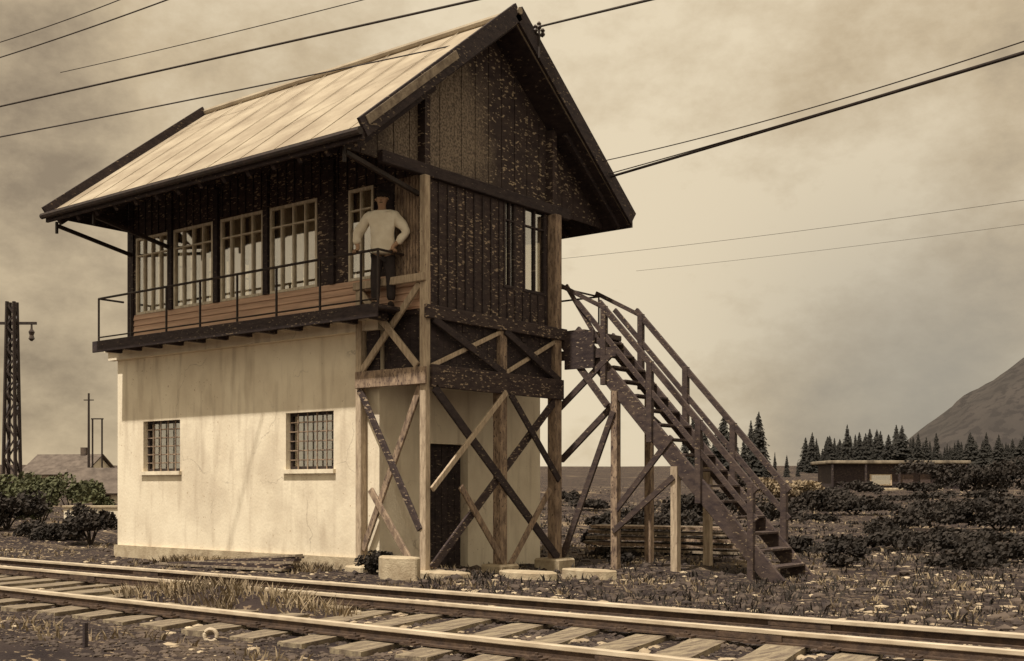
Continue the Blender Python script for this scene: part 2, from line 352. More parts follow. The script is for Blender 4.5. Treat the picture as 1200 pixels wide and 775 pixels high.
for (a, b_) in wins:
    w = MB(); fw = .05
    w.box((a, Y0+.1, wz[0]), (a+fw, Y0+.16, wz[1])); w.box((b_-fw, Y0+.1, wz[0]), (b_, Y0+.16, wz[1]))
    w.box((a+fw, Y0+.1, wz[0]), (b_-fw, Y0+.16, wz[0]+fw)); w.box((a+fw, Y0+.1, wz[1]-fw), (b_-fw, Y0+.16, wz[1]))
    wo = w.build('base_window', 'iron', box)
    gr = MB(); k = 5
    for i in range(1, k): x = a+(b_-a)*i/k; gr.box((x-.009, Y0+.06, wz[0]), (x+.009, Y0+.078, wz[1]))
    for i in range(1, 6): z = wz[0]+(wz[1]-wz[0])*i/6; gr.box((a, Y0+.08, z-.009), (b_, Y0+.095, z+.009))
    gr.build('grille', 'brace_wood', wo)
    p = MB(); p.box((a+fw, Y0+.13, wz[0]+fw), (b_-fw, Y0+.136, wz[1]-fw)); p.build('pane', 'glass', wo)
    sl = MB(); sl.box((a-.05, Y0-.06, wz[0]-.07), (b_+.05, Y0+.1, wz[0]-.003)); sl.build('sill', 'plaster', wo)
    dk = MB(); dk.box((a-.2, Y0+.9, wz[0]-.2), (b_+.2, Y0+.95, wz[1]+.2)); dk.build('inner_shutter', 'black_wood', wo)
dr = MB()
for i in range(6):
    y = dy[0]+.02+i*.162; dr.box((BXR-.2, y, 0), (BXR-.15, y+.154, 2.04))
do = dr.build('door', 'black_wood', box, bevel=.006)
hd = MB(); hd.tube([(BXR-.14, 14.1, 1.0), (BXR-.08, 14.1, 1.0), (BXR-.08, 14.2, 1.0)], .012); hd.build('handle', 'iron', do)

# cabin floor, balconies
fl = MB(); fl.box((BXL+.1, Y0+.02, FZ-.1), (XR-.05, BY1+.3, FZ-.02)); fl.build('cabin_floor', 'dark_wood', box)
RYF = 12.28; RXF = -19.57; RXG = -12.19
bf = MB(); bf.box((RXF-.06, RYF-.06, BH+.065), (RXG+.06, Y0-.01, FZ))
for i in range(12):
    x = RXF+.2+i*(RXG-RXF-.4)/11; bf.box((x-.05, RYF+.03, BH-.06), (x+.05, Y0-.2, BH+.062))
bf.box((RXF-.065, RYF-.1, BH-.07), (RXG+.065, RYF-.063, FZ+.01))
bf.build('balcony_floor', 'black_wood', box, bevel=.008)
HR = 4.88
rl = MB(); mid = 4.47
rl.tube([(RXF, Y0-.02, HR), (RXF, RYF, HR), (RXG, RYF, HR), (RXG, Y0-.02, HR)], .021, 6)
rl.tube([(RXF, RYF, FZ+.09), (RXG, RYF, FZ+.09)], .014, 6)
railing = rl.build('railing', 'iron', box)
for u in (113, 154, 195, 234.5, 278, 324, 375, 423, 443):
    x = max(RXF, min(RXG, xat(u, RYF))); q = MB(); q.box((x-.014, RYF-.014, FZ-.02), (x+.014, RYF+.014, HR)); q.build('railing_post', 'iron', railing)
# cabin walls with window bays on every side
WZ0, WZ1 = 4.60, 6.05
def zroof(y): return RZE+(min(y, 2*RYR-y)-RY0)*(RZR-RZE)/(RYR-RY0)
fronts = [(xat(a, Y0), xat(b, Y0)) for a, b in ((160, 198), (204, 250), (259, 309), (317, 372), (409, 438))]
door_f = (xat(439, Y0), xat(462, Y0))
def wall_run(axis_, c0, c1, lo, hi, opens, name='cabin_wall', m='dark_wood', top=6.15, topm=None):
    mb = MB(); sill = MB(); o_ = sorted(opens); edges = [lo]
    def bx(mbb, a, b, z0, z1, e=0):
        if axis_ == 'x': mbb.box((a, c0-e, z0), (b, c1, z1))
        else: mbb.box((c0, a, z0), (c1+e, b, z1))
    cur = lo
    for a, b in o_:
        bx(mb, cur, a, WZ0, WZ1); cur = b
    bx(mb, cur, hi, WZ0, WZ1)
    bx(mb, lo, hi, WZ1, top)
    mb.build(name, m, box)
    bx(sill, lo, hi, FZ-.02, WZ0, 0)
    return sill
s1 = wall_run('x', Y0, Y0+.12, XL, XR, fronts+[door_f], top=7.38)
# lapped boards under the windows
lb = MB(); lb.v = s1.v; lb.f = s1.f; lb.mi = s1.mi
for i in range(5):
    z = FZ+.01+i*.108; vs = [(XL, Y0-.002, z+.1), (XR, Y0-.002, z+.1), (XR, Y0-.022, z), (XL, Y0-.022, z), (XL, Y0, z), (XR, Y0, z)]
    lb.add(vs, [(0, 1, 2, 3), (3, 2, 5, 4)])
lb.build('sill_boarding', 'sill_wood', box)
rears = [(XL+.3+i*1.47, XL+.3+i*1.47+1.35) for i in range(5)]; rears[-1] = (rears[-1][0], rears[-1][1])
s2 = wall_run('x', Y1-.12, Y1, XL, XR, rears, top=7.5); s2.build('rear_boarding', 'dark_wood', box)
ends = [(yat(590, XR), yat(604, XR)), (yat(613, XR), yat(639, XR))]
s3 = wall_run('y', XR-.12, XR, Y0+.12, Y1-.12, ends); s3.build('end_boarding', 'dark_wood', box)
lefts = [(13.05, 14.4), (14.55, 15.95)]
s4 = wall_run('y', XL, XL+.12, Y0+.12, Y1-.12, lefts); s4.build('end_boarding', 'dark_wood', box)
ce = MB(); ce.box((XL+.12, Y0+.12, 6.1), (XR-.12, Y1-.12, 6.145)); ce.build('ceiling', 'interior', box)
def window(ax, c, a, b, n, z0=WZ0, z1=WZ1, out=-1, cur=None, m='black_wood', trans=.34):
    f = MB(); w = .045; d0, d1 = c+out*.015, c-out*.05
    def bx(mb, p, q, za, zb, e0=d0, e1=d1):
        if ax == 'x': mb.box((p, e0, za), (q, e1, zb))
        else: mb.box((e0, p, za), (e1, q, zb))
    bx(f, a, a+w, z0, z1); bx(f, b-w, b, z0, z1); bx(f, a+w, b-w, z0, z0+w); bx(f, a+w, b-w, z1-w, z1)
    for i in range(1, n):
        x = a+(b-a)*i/n; bx(f, x-.016, x+.016, z0+w, z1-w)
    for i in range(n):
        p = a+(b-a)*i/n+(.016 if i else w); q = a+(b-a)*(i+1)/n-(.016 if i < n-1 else w)
        bx(f, p, q, z1-trans-.012, z1-trans+.012, d0+out*-.004, d1)
    fo = f.build('window', m, box)
    p = MB(); bx(p, a+w*.5, b-w*.5, z0+w*.5, z1-w*.5, c-out*.02, c-out*.024); p.build('pane', 'glass', fo)
    if cur:
        k = MB()
        for (s, e) in cur:
            p0 = a+(b-a)*s; p1 = a+(b-a)*e; nn = max(4, int((p1-p0)/.03)); vs = []
            for i in range(nn+1):
                x = p0+(p1-p0)*i/nn; y = c-out*(.15+.02*math.sin(i*1.9)); vs += [(x, y, z0+.02), (x, y, z1-.02)] if ax == 'x' else [(y, x, z0+.02), (y, x, z1-.02)]
            k.add(vs, [(2*i, 2*i+2, 2*i+3, 2*i+1) for i in range(nn)])
        k.build('curtain', 'curtain', fo, smooth=True)
    return fo
curs = [[(.02, .46), (.52, .98)], [(.02, .26), (.5, .74), (.8, .98)], [(.02, .4), (.5, .98)], [(.02, .3), (.34, .55), (.62, .98)], [(.03, .97)]]
for (a, b), n, cu in zip(fronts, (4, 4, 4, 4, 2), curs): window('x', Y0, a, b, n, cur=cu, m='frame_paint')
for a, b in rears: window('x', Y1, a, b, 2, out=1)
for a, b in ends: window('y', XR, a, b, 2, out=1)
for a, b in lefts: window('y', XL, a, b, 2, out=-1)
q = MB(); y = Y0+.3
while y < Y1-.2:
    if not any(a-.06 < y < b+.06 for a, b in ends): q.box((XR+.001, y-.014, FZ), (XR+.022, y+.014, 5.98))
    else: q.box((XR+.001, y-.014, FZ), (XR+.022, y+.014, WZ0-.02))
    y += .21
q.build('batten', 'black_wood', box)
q = MB(); x = XL+.3
while x < XR-.1: q.box((x-.012, Y0-.02, WZ1+.02), (x+.012, Y0-.001, 7.2)); x += .21
q.build('batten', 'black_wood', box)
# door behind the man: dark, panelled, with a small upper light
dd = MB(); a, b = door_f
dd.box((a, Y0+.03, FZ), (b, Y0+.07, WZ1)); dd.box((a+.04, Y0+.018, FZ+.1), (b-.04, Y0+.029, FZ+.7)); dd.box((a+.04, Y0+.018, FZ+.85), (b-.04, Y0+.029, WZ1-.2))
do = dd.build('cabin_door', 'black_wood', box, bevel=.006)
# vertical pale boarding beside the corner post
vb = MB(); x = xat(464, Y0)
while x < XR-.16:
    vb.box((x, Y0-.02, FZ+.5), (x+.05, Y0-.004, 6.05)); x += .062
vb.build('vertical_boarding', 'brace_wood', box)
cp = [(XL+.02, Y0-.02)]
q = MB(); q.box((XL-.03, Y0-.03, FZ), (XL+.15, Y0-.004, 6.9)); q.box((XL-.03, Y0-.002, FZ), (XL-.004, Y0+.12, 6.6)); q.build('corner_post', 'black_wood', box)
for a, b in zip(fronts[:-1], fronts[1:]):
    if b[0]-a[1] < .9:
        q = MB(); mid_ = (a[1]+b[0])/2; q.box((mid_-.06, Y0-.05, WZ0), (mid_+.06, Y0-.003, 6.6)); q.build('pilaster', 'black_wood', box)
# roof
TH = .12; sl = (RZR-RZE)/(RYR-RY0)
rf = MB()
rf.prism([(RY0, RZE), (RYR, RZR), (RY1, RZE), (RY1, RZE-TH), (RYR, RZR-TH*1.25), (RY0, RZE-TH)], 0, RXL, RXR)
roof = rf.build('roof', ['roof'], box)
# standing seams on the sheet roof
se = MB(); x = RXL+.4
while x < RXR-.2:
    se.bar((x, RY0+.01, RZE+.012+.0), (x, RYR-.02, RZR+.012-.0), .018, .006, up=(0, -sl, 1)); se.bar((x, RY1-.01, RZE+.012), (x, RYR+.02, RZR+.012), .018, .006, up=(0, sl, 1)); x += .8
se.build('seam', 'roof', roof)
x = RXL+.25
while x < RXR-.1:
    for s in (0, 1):
        ya, yb = (RY0+.05, Y0-.003) if s == 0 else (RY1-.05, Y1+.003)
        za = zroof(ya)-TH*1.25-.07; zb = zroof(yb)-TH*1.25-.07
        ra = MB(); ra.bar((x, ya, za), (x, yb, zb), .08, .12); ra.build('rafter', 'black_wood', roof)
    x += .58
# soffit boarding keeps the overhang dark; fascia and rake boards
fa = MB(); fa.box((RXL-.03, RY0-.05, RZE-.17), (RXR+.03, RY0-.004, RZE+.02)); fa.build('fascia', 'black_wood', roof)
fa = MB(); fa.box((RXL-.03, RY1+.004, RZE-.17), (RXR+.03, RY1+.05, RZE+.02)); fa.build('fascia', 'black_wood', roof)
for X, sgn in ((RXL, -1), (RXR, 1)):
    for (ya, yb) in ((RY0-.05, RYR), (RY1+.05, RYR)):
        r_ = MB(); e = X+sgn*.028; r_.bar((e, ya, RZE-.01), (e, yb, RZR+.045), .05, .27 if sgn > 0 else .24, up=(0, 0, 1)); r_.build('rake_board', 'black_wood', roof)
# weathered strip over the lower front rake
r_ = MB(); r_.bar((RXR+.06, RY0+.02, RZE+.10), (RXR+.06, RY0+1.9, RZE+.10+1.88*sl), .012, .12, up=(0, -sl, 1)); r_.build('rake_capping', 'grey_board', roof)
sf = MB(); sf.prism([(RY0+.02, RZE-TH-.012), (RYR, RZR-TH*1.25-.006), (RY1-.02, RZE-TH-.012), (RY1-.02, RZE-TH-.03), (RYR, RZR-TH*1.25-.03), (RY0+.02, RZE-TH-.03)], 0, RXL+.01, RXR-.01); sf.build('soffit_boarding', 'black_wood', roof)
rg = MB(); rg.tube([(RXL-.05, RYR, RZR+.05), (RXR+.08, RYR, RZR+.05)], .06, 8); rg.build('ridge_cap', 'roof', roof)
gu = MB(); gu.tube([(RXL-.05, RY0-.11, RZE-.07), (RXR+.05, RY0-.11, RZE-.07)], .055, 8); gu.build('gutter', 'iron', roof)
# gable boarding, full width of the roof at the right end
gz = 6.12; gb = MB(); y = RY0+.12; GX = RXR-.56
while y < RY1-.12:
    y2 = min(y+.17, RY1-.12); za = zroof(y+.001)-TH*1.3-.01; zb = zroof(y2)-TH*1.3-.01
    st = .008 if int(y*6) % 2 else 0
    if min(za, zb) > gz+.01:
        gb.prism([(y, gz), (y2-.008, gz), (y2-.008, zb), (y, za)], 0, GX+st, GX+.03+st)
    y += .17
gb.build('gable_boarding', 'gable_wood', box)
bk = MB(); bk.prism([(RY0+.3, gz+.08), (RY1-.3, gz+.08), (RYR, RZR-.3)], 0, GX-.03, GX-.003); bk.build('gable_backing', 'black_wood', box)
bk = MB(); bk.prism([(RY0+.3, gz+.08), (RY1-.3, gz+.08), (RYR, RZR-.3)], 0, XL-.03, XL-.003); bk.build('gable_backing', 'black_wood', box)
tb = MB(); tb.box((XR-.03, 11.85, gz-.12), (XR+.08, 16.5, gz+.06)); tb.build('tie_beam', 'black_wood', box, bevel=.01)
# brackets under the front eave at both ends
for x in (XL+.1, fronts[1][0]-.12, XR-.1):
    q = MB(); q.bar((x, Y0-.02, 5.75), (x, RY0+.12, RZE-.22), .06, .06); q.bar((x, RY0+.1, RZE-.36), (x, RY0+.1, RZE-.15), .04, .04); q.build('eave_bracket', 'iron', box)
# insulator bracket on the rear rake
q = MB(); yy = 15.1; zz = zroof(yy)+.1
q.tube([(RXR+.06, yy, zz-.25), (RXR+.06, yy, zz+.22)], .022); q.tube([(RXR+.06, yy-.1, zz+.13), (RXR+.06, yy+.1, zz+.13)], .016)
br = q.build('wire_bracket', 'iron', box)
for s in (-.1, 0, .1):
    q = MB(); pz = zz+.14 if s else zz+.22
    q.tube([(RXR+.06, yy+s, pz), (RXR+.06, yy+s, pz+.03), (RXR+.06, yy+s, pz+.06), (RXR+.06, yy+s, pz+.09), (RXR+.06, yy+s, pz+.12)], [.03, .042, .025, .04, .02], 8); q.build('insulator', 'porcelain', br)
# rear corner and front corner posts, trestle under the projecting end
P1 = xat(428, Y0)
def post(x, y, z0, z1, w, m, name='trestle_post'):
    q = MB(); q.box((x-w/2, y-w/2, z0), (x+w/2, y+w/2, z1)); return q.build(name, m, box, bevel=.01)
TX = XR+.09; TY = Y0-.10
post(TX, TY, -.15, 5.99, .12, 'pale_wood'); post(P1, TY, -.15, 4.42, .12, 'pale_wood')
ya, yb = yat(586, TX), yat(650, TX)
post(TX, ya, -.1, FZ-.1, .17, 'brace_wood'); post(TX, yb, -.1, 6.0, .18, 'brace_wood')
post(P1+.1, yb, -.1, FZ-.1, .15, 'black_wood'); 
def beam(a, b, w, h, m='brace_wood', name='beam', up=(0, 0, 1)):
    q = MB(); q.bar(a, b, w, h, up); return q.build(name, m, box, bevel=.008)
beam((P1-.06, TY-.09, 4.46), (TX+.1, TY-.09, 4.46), .06, .12, 'pale_wood')
beam((P1-.02, TY-.085, 3.0), (TX+.1, TY-.085, 3.0), .05, .26, 'brace_wood')
beam((TX+.10, TY-.1, 3.95), (TX+.10, yb+.2, 3.95), .06, .2, 'dark_wood')
beam((TX+.10, TY+.03, 3.0), (TX+.10, yb+.1, 3.0), .06, .34, 'dark_wood')
beam((TX-.35, Y0+.3, 3.85), (TX-.35, yb+.4, 3.85), .12, .18, 'black_wood')
for k in range(7):
    y = Y0+.3+k*.5; beam((BXR+.004, y, 3.8), (TX+.02, y, 3.8), .1, .14, 'black_wood', 'joist')
XB = P1+.06; XC = TX-.08
def brace(a, b, m, w=.045, h=.11, up=(0, 0, 1)):
    return beam(a, b, w, h, m, 'brace', up)
brace((XB, TY-.085, 4.38), (XC, TY-.085, 3.15), 'pale_wood'); brace((XC, TY-.03, 4.38), (XB, TY-.03, 3.15), 'pale_wood')
brace((XB-.02, TY-.06, 2.86), (XC+.04, TY-.06, .7), 'dark_wood'); brace((XC, TY-.005, 2.86), (XB, TY-.005, .35), 'brace_wood')
brace((XB+.2, TY-.045, 1.3), (XC, TY-.045, .0), 'brace_wood')
# side bays: crosses between the posts
y00 = TY+.08
sidex = TX+.06
def sb(y_a, z_a, y_b, z_b, m, off=0, h=.12): brace((sidex+off, y_a, z_a), (sidex+off, y_b, z_b), m, .04, h)
sb(y00, 3.15, ya, 3.85, 'pale_wood', .0, .07); sb(y00, 3.85, ya, 3.15, 'black_wood', .045)
sb(ya, 3.15, yb, 3.85, 'pale_wood', .0, .07); sb(ya, 3.85, yb, 3.15, 'black_wood', .045)
sb(y00, 2.83, yb-.05, .12, 'black_wood', .05, .15); sb(yb-.05, 2.83, y00, .12, 'dark_wood', .0, .14)
sb(ya-.03, 2.86, y00-.1, 1.3, 'pale_wood', .1, .09); sb(ya+.08, 2.83, yb-.08, 1.45, 'black_wood', .095, .12)
sb(ya-.06, .08, y00+.55, 1.35, 'brace_wood', .1, .11); sb(ya+.06, .08, yb-.35, 1.3, 'brace_wood', .1, .11)
q = MB(); y = Y0+.02
while y < yb+.05:
    q.box((TX-.03, y, 3.17), (TX-.0, y+.145, FZ-.02)); y += .15
q.build('apron_boarding', 'black_wood', box)
q = MB(); z = 3.19
q.box((TX+.12, yb+.12, 3.35), (-10.95, yb+.16, 3.98)); q.build('landing_apron', 'dark_wood', box)
q = MB(); x = P1+.08
while x < TX-.12: q.box((x, Y0+.06, 3.14), (min(x+.135, TX-.07), Y0+.085, 4.05)) if x > BXR+.02 else q.box((x, Y0-.05, 3.14), (x+.135, Y0-.025, 3.90)); x += .14
q.build('apron_boarding', 'black_wood', box)
# footings
for (x, y, sx, sy, h) in ((TX, TY, .24, .24, .10), (P1+.05, TY, .2, .22, .12), (TX, ya, .22, .24, .1), (TX, yb, .26, .26, .12)):
    q = MB(); q.box((x-sx, y-sy, -.25), (x+sx, y+sy, h)); q.build('footing', 'concrete', box, bevel=.03)

# rear balcony and stair running down to the right
SY0, SY1 = 16.28, 17.35
q = MB(); q.box((BXR+.3, Y1+.03, FZ-.12), (-11.2, SY1+.05, FZ-.03))
rb = q.build('landing', 'stair_wood', box, bevel=.01)
q = MB(); q.tube([(-13.2, 17.5, 4.8), (XR, 17.5, 4.8), (XR, Y1+.05, 4.8)], .018); q.tube([(XR, 17.5, 4.8), (XR, 17.5, FZ-.1)], .016); q.build('landing_railing', 'iron', rb)
xt, zt = -11.35, FZ-.05; slope = 1.10; xb = xt+zt/slope
def tz(x): return zt-(x-xt)*slope
q = MB()
for y in (SY0, SY1): q.bar((xt-.1, y, tz(xt-.1)-.12), (xb+.05, y, tz(xb+.05)-.12), .06, .28)
stair = q.build('staircase', 'stair_wood', box, bevel=.008)
nst = 16
for i in range(nst):
    x = xt+(i+.5)*(xb-xt)/nst; q = MB(); q.box((x-.13, SY0+.033, tz(x)-.04), (x+.13, SY1-.033, tz(x))); q.build('tread', 'stair_wood', stair, bevel=.006)
for y in (SY0-.05, SY1+.05):
    px = [-10.8, -9.9, -9.0, -8.09]
    for i, x in enumerate(px):
        q = MB(); q.box((x-.05, y-.05, (tz(x)-.35) if i < 3 else -.1), (x+.05, y+.05, tz(x)+.98)); q.build('newel_post', 'stair_wood', stair, bevel=.006)
    q = MB(); q.bar((-10.9, y-.003, tz(-10.9)+.95), (-8.0, y-.003, tz(-8.0)+.95), .06, .09); q.build('handrail', 'stair_wood', stair)
    q = MB(); q.bar((-11.35, y-.004, tz(-11.35)+.5), (-8.0, y-.004, tz(-8.0)+.5), .045, .08); q.build('handrail', 'stair_wood', stair)
    q = MB(); q.bar((-11.75, y, 4.85), (-10.8, y, tz(-10.8)+.95), .045, .07); q.build('handrail', 'stair_wood', stair)
for x in (-10.6, -9.45):
    for y in (SY0, SY1):
        q = MB(); q.box((x-.06, y-.06, -.1), (x+.06, y+.06, tz(x)-.25)); q.build('stair_post', 'brace_wood' if x < -10 else 'pale_wood', stair)
q = MB(); q.bar((-11.72, SY0, 1.8), (-10.6, SY0, 2.75), .06, .1); q.bar((-10.6, SY0-.07, 2.6), (-11.68, SY0-.07, .05), .05, .1); q.bar((-10.6, SY0-.07, .6), (-9.45, SY0-.07, 1.5), .05, .09); q.build('stair_brace', 'stair_wood', stair)
for (a, b, w, h) in (((-11.75, SY0-.05, 3.6), (-10.55, SY0-.05, 3.6), .06, .16), ((-11.7, SY0-.1, 3.9), (-10.7, SY0-.1, 2.7), .05, .11), ((-11.7, SY0-.08, 2.7), (-10.65, SY0-.08, 3.55), .05, .1),
                     ((-11.6, SY0-.03, 4.82), (-10.85, SY0-.03, 3.7), .04, .07), ((-11.7, SY1, 3.5), (-10.4, SY1, 2.4), .06, .12), ((-10.62, SY0-.03, .9), (-9.5, SY0-.03, 2.15), .05, .09)):
    q = MB(); q.bar(a, b, w, h); q.build('stair_brace', 'stair_wood', stair)
# pale side boarding low on the stair


# ------------------------------------------------------------------ the man on the balcony
PX, PY = xat(449, 12.60), 12.60
man = thing('person', (PX, PY, FZ), 'man in a white shirt with dark hair leaning on the balcony rail', 'person')
def skin_mesh(name, pts, edges, rad, m, parent, root=0, sub=2, smooth=True):
    me = bpy.data.meshes.new(name); me.from_pydata([tuple(p) for p in pts], edges, [])
    me.materials.append(M[m]); o = bpy.data.objects.new(name, me); C.objects.link(o); o.parent = parent; o['_o'] = parent.get('_o')
    q = o.modifiers.new('skin', 'SKIN'); q.use_smooth_shade = True
    sv = me.skin_vertices[0].data
    for i, r in enumerate(rad): sv[i].radius = (r, r) if not isinstance(r, tuple) else r; sv[i].use_root = (i == root)
    s_ = o.modifiers.new('sub', 'SUBSURF'); s_.levels = sub; s_.render_levels = sub
    return o
# local frame: facing -Y and a little +X, leaning forward over the rail
a_ = R(36); fx, fy = math.sin(a_), -math.cos(a_); sx_, sy_ = math.cos(a_), math.sin(a_)
def L3(s, f, z): return (s*sx_+f*fx, s*sy_+f*fy, z)
HL = (-.27, RYF-PY+.01, HR-FZ+.035); HRt = (RXG-PX-.01, .0, HR-FZ+.035)       # both hands rest on the rail
pts = [L3(0, 0, .92), L3(0, .03, 1.12), L3(0, .08, 1.36), L3(0, .11, 1.48), L3(0, .145, 1.595), L3(0, .14, 1.67),
       L3(-.19, .08, 1.38), L3(-.40, .02, 1.13), (HL[0]-.02, HL[1]+.06, HL[2]+.03), HL,
       L3(.19, .08, 1.38), L3(.39, .10, 1.13), (HRt[0]-.04, HRt[1]+.01, HRt[2]+.04), HRt,
       L3(-.09, 0, .88), L3(-.12, .0, .48), L3(-.12, -.03, .08), L3(-.13, .10, .03),
       L3(.09, 0, .88), L3(.12, .0, .48), L3(.12, -.03, .08), L3(.13, .10, .03)]
ed = [(0, 1), (1, 2), (2, 3), (3, 4), (4, 5), (2, 6), (6, 7), (7, 8), (8, 9), (2, 10), (10, 11), (11, 12), (12, 13), (0, 14), (14, 15), (15, 16), (16, 17), (0, 18), (18, 19), (19, 20), (20, 21)]
rd = [.13, .13, .13, .048, .082, .108, .06, .045, .032, .035, .06, .045, .032, .035, .085, .06, .045, .035, .085, .06, .045, .035]
skin_mesh('body', pts, ed, rd, 'skin', man)
lerp3 = lambda a, b, f: tuple(a[i]*(1-f)+b[i]*f for i in range(3))
sp = [L3(0, -.01, .77), pts[1], L3(0, .08, 1.34), L3(0, .10, 1.43), pts[6], pts[7], lerp3(pts[7], pts[8], .7), pts[10], pts[11], lerp3(pts[11], pts[12], .7), L3(0, 0, .99)]
skin_mesh('shirt', sp, [(0, 10), (10, 1), (1, 2), (2, 3), (2, 4), (4, 5), (5, 6), (2, 7), (7, 8), (8, 9)], [(.215, .20), (.20, .165), (.20, .165), .09, .10, .078, .055, .10, .078, .055, (.205, .185)], 'shirt', man)
sh_ = man.children[-1]
tx_ = bpy.data.textures.new('cloth_folds', 'CLOUDS'); tx_.noise_scale = .11; dm = sh_.modifiers.new('folds', 'DISPLACE'); dm.texture = tx_; dm.strength = .05; dm.mid_level = .5
tp = [L3(0, .0, .88), L3(-.08, 0, .76), pts[15], L3(-.12, -.02, .1), L3(.08, 0, .76), pts[19], L3(.12, -.02, .1)]
skin_mesh('trousers', tp, [(0, 1), (1, 2), (2, 3), (0, 4), (4, 5), (5, 6)], [.145, .11, .085, .07, .11, .085, .07], 'trousers', man)
hp = [L3(0, .12, 1.765), L3(0, .06, 1.70), L3(0, .05, 1.60)]
skin_mesh('hair', hp, [(0, 1), (1, 2)], [.09, .115, .085], 'hair', man)
for s in (-1, 1):
    q = MB(); q.tube([Vector(L3(s*.12, -.05, .05))+Vector((PX, PY, FZ)), Vector(L3(s*.125, .06, .05))+Vector((PX, PY, FZ)), Vector(L3(s*.13, .16, .035))+Vector((PX, PY, FZ))], [.05, .052, .035], 8); q.build('shoe', 'hair', man, smooth=True)
q = MB()      # nose, eyes and ears
org = Vector((PX, PY, FZ))
def loc3(s, f, z): return Vector(L3(s, f, z))+org
q.tube([loc3(0, .215, 1.645), loc3(0, .25, 1.605), loc3(0, .22, 1.592)], [.010, .017, .011], 6); q.build('nose', 'skin', man, smooth=True)
for s_e in (-1, 1):
    q = MB(); q.tube([loc3(s_e*.078, .14, 1.65), loc3(s_e*.092, .135, 1.625), loc3(s_e*.08, .14, 1.595)], [.010, .020, .009], 6); q.build('ear', 'skin', man, smooth=True)
    q = MB(); q.tube([loc3(s_e*.032-.014, .222, 1.648), loc3(s_e*.032+.014, .222, 1.648)], .009, 6); q.build('eye', 'hair', man)
q = MB(); q.tube([loc3(-.024, .213, 1.562), loc3(.024, .213, 1.562)], .006, 6)
q.build('mouth', 'hair', man)
for hp_, ax_ in ((HL, Vector((1, 0, 0))), (HRt, Vector((0, 1, 0)))):      # fingers curl over the rail
    q = MB(); base_ = Vector(hp_)+org; outd = Vector((0, -1, 0)) if ax_.x else Vector((1, 0, 0))
    for ln, off in ((.055, -.03), (.068, -.01), (.07, .01), (.058, .03)):
        p0 = base_+ax_*off+Vector((0, 0, .005)); q.tube([p0-outd*.02, p0+outd*ln*.5+Vector((0, 0, .006)), p0+outd*ln*.75+Vector((0, 0, -.025)), p0+outd*ln*.45+Vector((0, 0, -.05))], [.012, .011, .010, .007], 6)
    p0 = base_-ax_*.035-outd*.03; q.tube([p0, p0-ax_*.03+outd*.01+Vector((0, 0, -.01)), p0-ax_*.035+outd*.02+Vector((0, 0, -.04))], [.013, .012, .008], 6)
    q.build('hand', 'skin', man, smooth=True)

# ------------------------------------------------------------------ track
RZT = .25
def rail(Y, label, x0=-140, x1=60, top=.07):
    o0 = (-8, Y, .15)
    r_ = thing('rail', o0, label, 'rail', None)
    q = MB(); q.box((x0, Y-.065, RZT-.105), (x1, Y+.065, RZT-.09)); q.box((x0, Y-.012, RZT-.09), (x1, Y+.012, RZT-.038)); q.build('rail_web', 'rail_side', r_)
    q = MB(); q.box((x0, Y-top/2, RZT-.038), (x1, Y+top/2, RZT)); q.build('rail_head', 'rail_top', r_, bevel=.006)
    x = -26.0
    while x < 3:
        q = MB(); xx = x-(Y-7.28)*sk_; q.box((xx-.075, Y-.14, .148), (xx+.075, Y+.14, .163))
        for sy in (-1, 1): q.tube([(xx, Y+sy*.1, .163), (xx, Y+sy*.1, .195)], .014, 6); q.box((xx-.04, Y+sy*.1-.035, .165), (xx+.04, Y+sy*.1+.02 if sy < 0 else Y+sy*.1+.035, .178))
        if Y < 8.5: q.build('rail_chair', 'rail_side', r_)
        x += .6
    for jx in (-13.4, -4.1):
        q = MB(); q.box((jx-.28, Y-.032, RZT-.085), (jx+.28, Y-.013, RZT-.042)); q.build('fishplate', 'rail_side', r_)
    return r_
sk_ = math.tan(R(13))
rail(9.13, 'pale steel rail nearest the signal box', top=.085); rail(8.2, 'thin middle rail on the far ends of the sleepers', top=.05); rail(6.5, 'near rail crossing the bottom of the view over the sleepers', top=.06)
sp0 = None; sk_ = math.tan(R(13))
labs = []
i = 0; x = -60.0
while x < 8:
    L_ = random.uniform(2.5, 2.75); w = random.uniform(.14, .165)
    if sp0 is None or True:
        q = MB(); jx = random.uniform(-.03, .03); hh = random.uniform(-.012, .006)
        n_seg = 6; vs = []
        for k in range(n_seg+1):
            y = -L_/2+L_*k/n_seg; xx = -y*0+y*(-sk_)
            dw = random.uniform(-.012, .012)
            vs += [(xx-w+dw, y, -.1), (xx+w+dw, y, -.1), (xx+w+dw*.5, y, .055+random.uniform(-.006, .006)), (xx-w+dw*.5, y, .055+random.uniform(-.006, .006))]
        fs = [(0, 1, 2, 3), tuple(n_seg*4+j for j in (3, 2, 1, 0))]
        for k in range(n_seg):
            for j in range(4): fs.append((k*4+j, k*4+(j+1) % 4, (k+1)*4+(j+1) % 4, (k+1)*4+j))
        q.add(vs, fs); o = q.build('sleeper', 'sleeper_mat', None)
        o.location = (x+jx, 7.28+random.uniform(-.05, .05), .085+hh); o.rotation_euler.z = R(random.uniform(-1.2, 1.2))
    tag(o, 'weathered timber sleeper laid askew under the near rails', 'sleeper', 'timber sleepers under the track')
    x += .60; i += 1

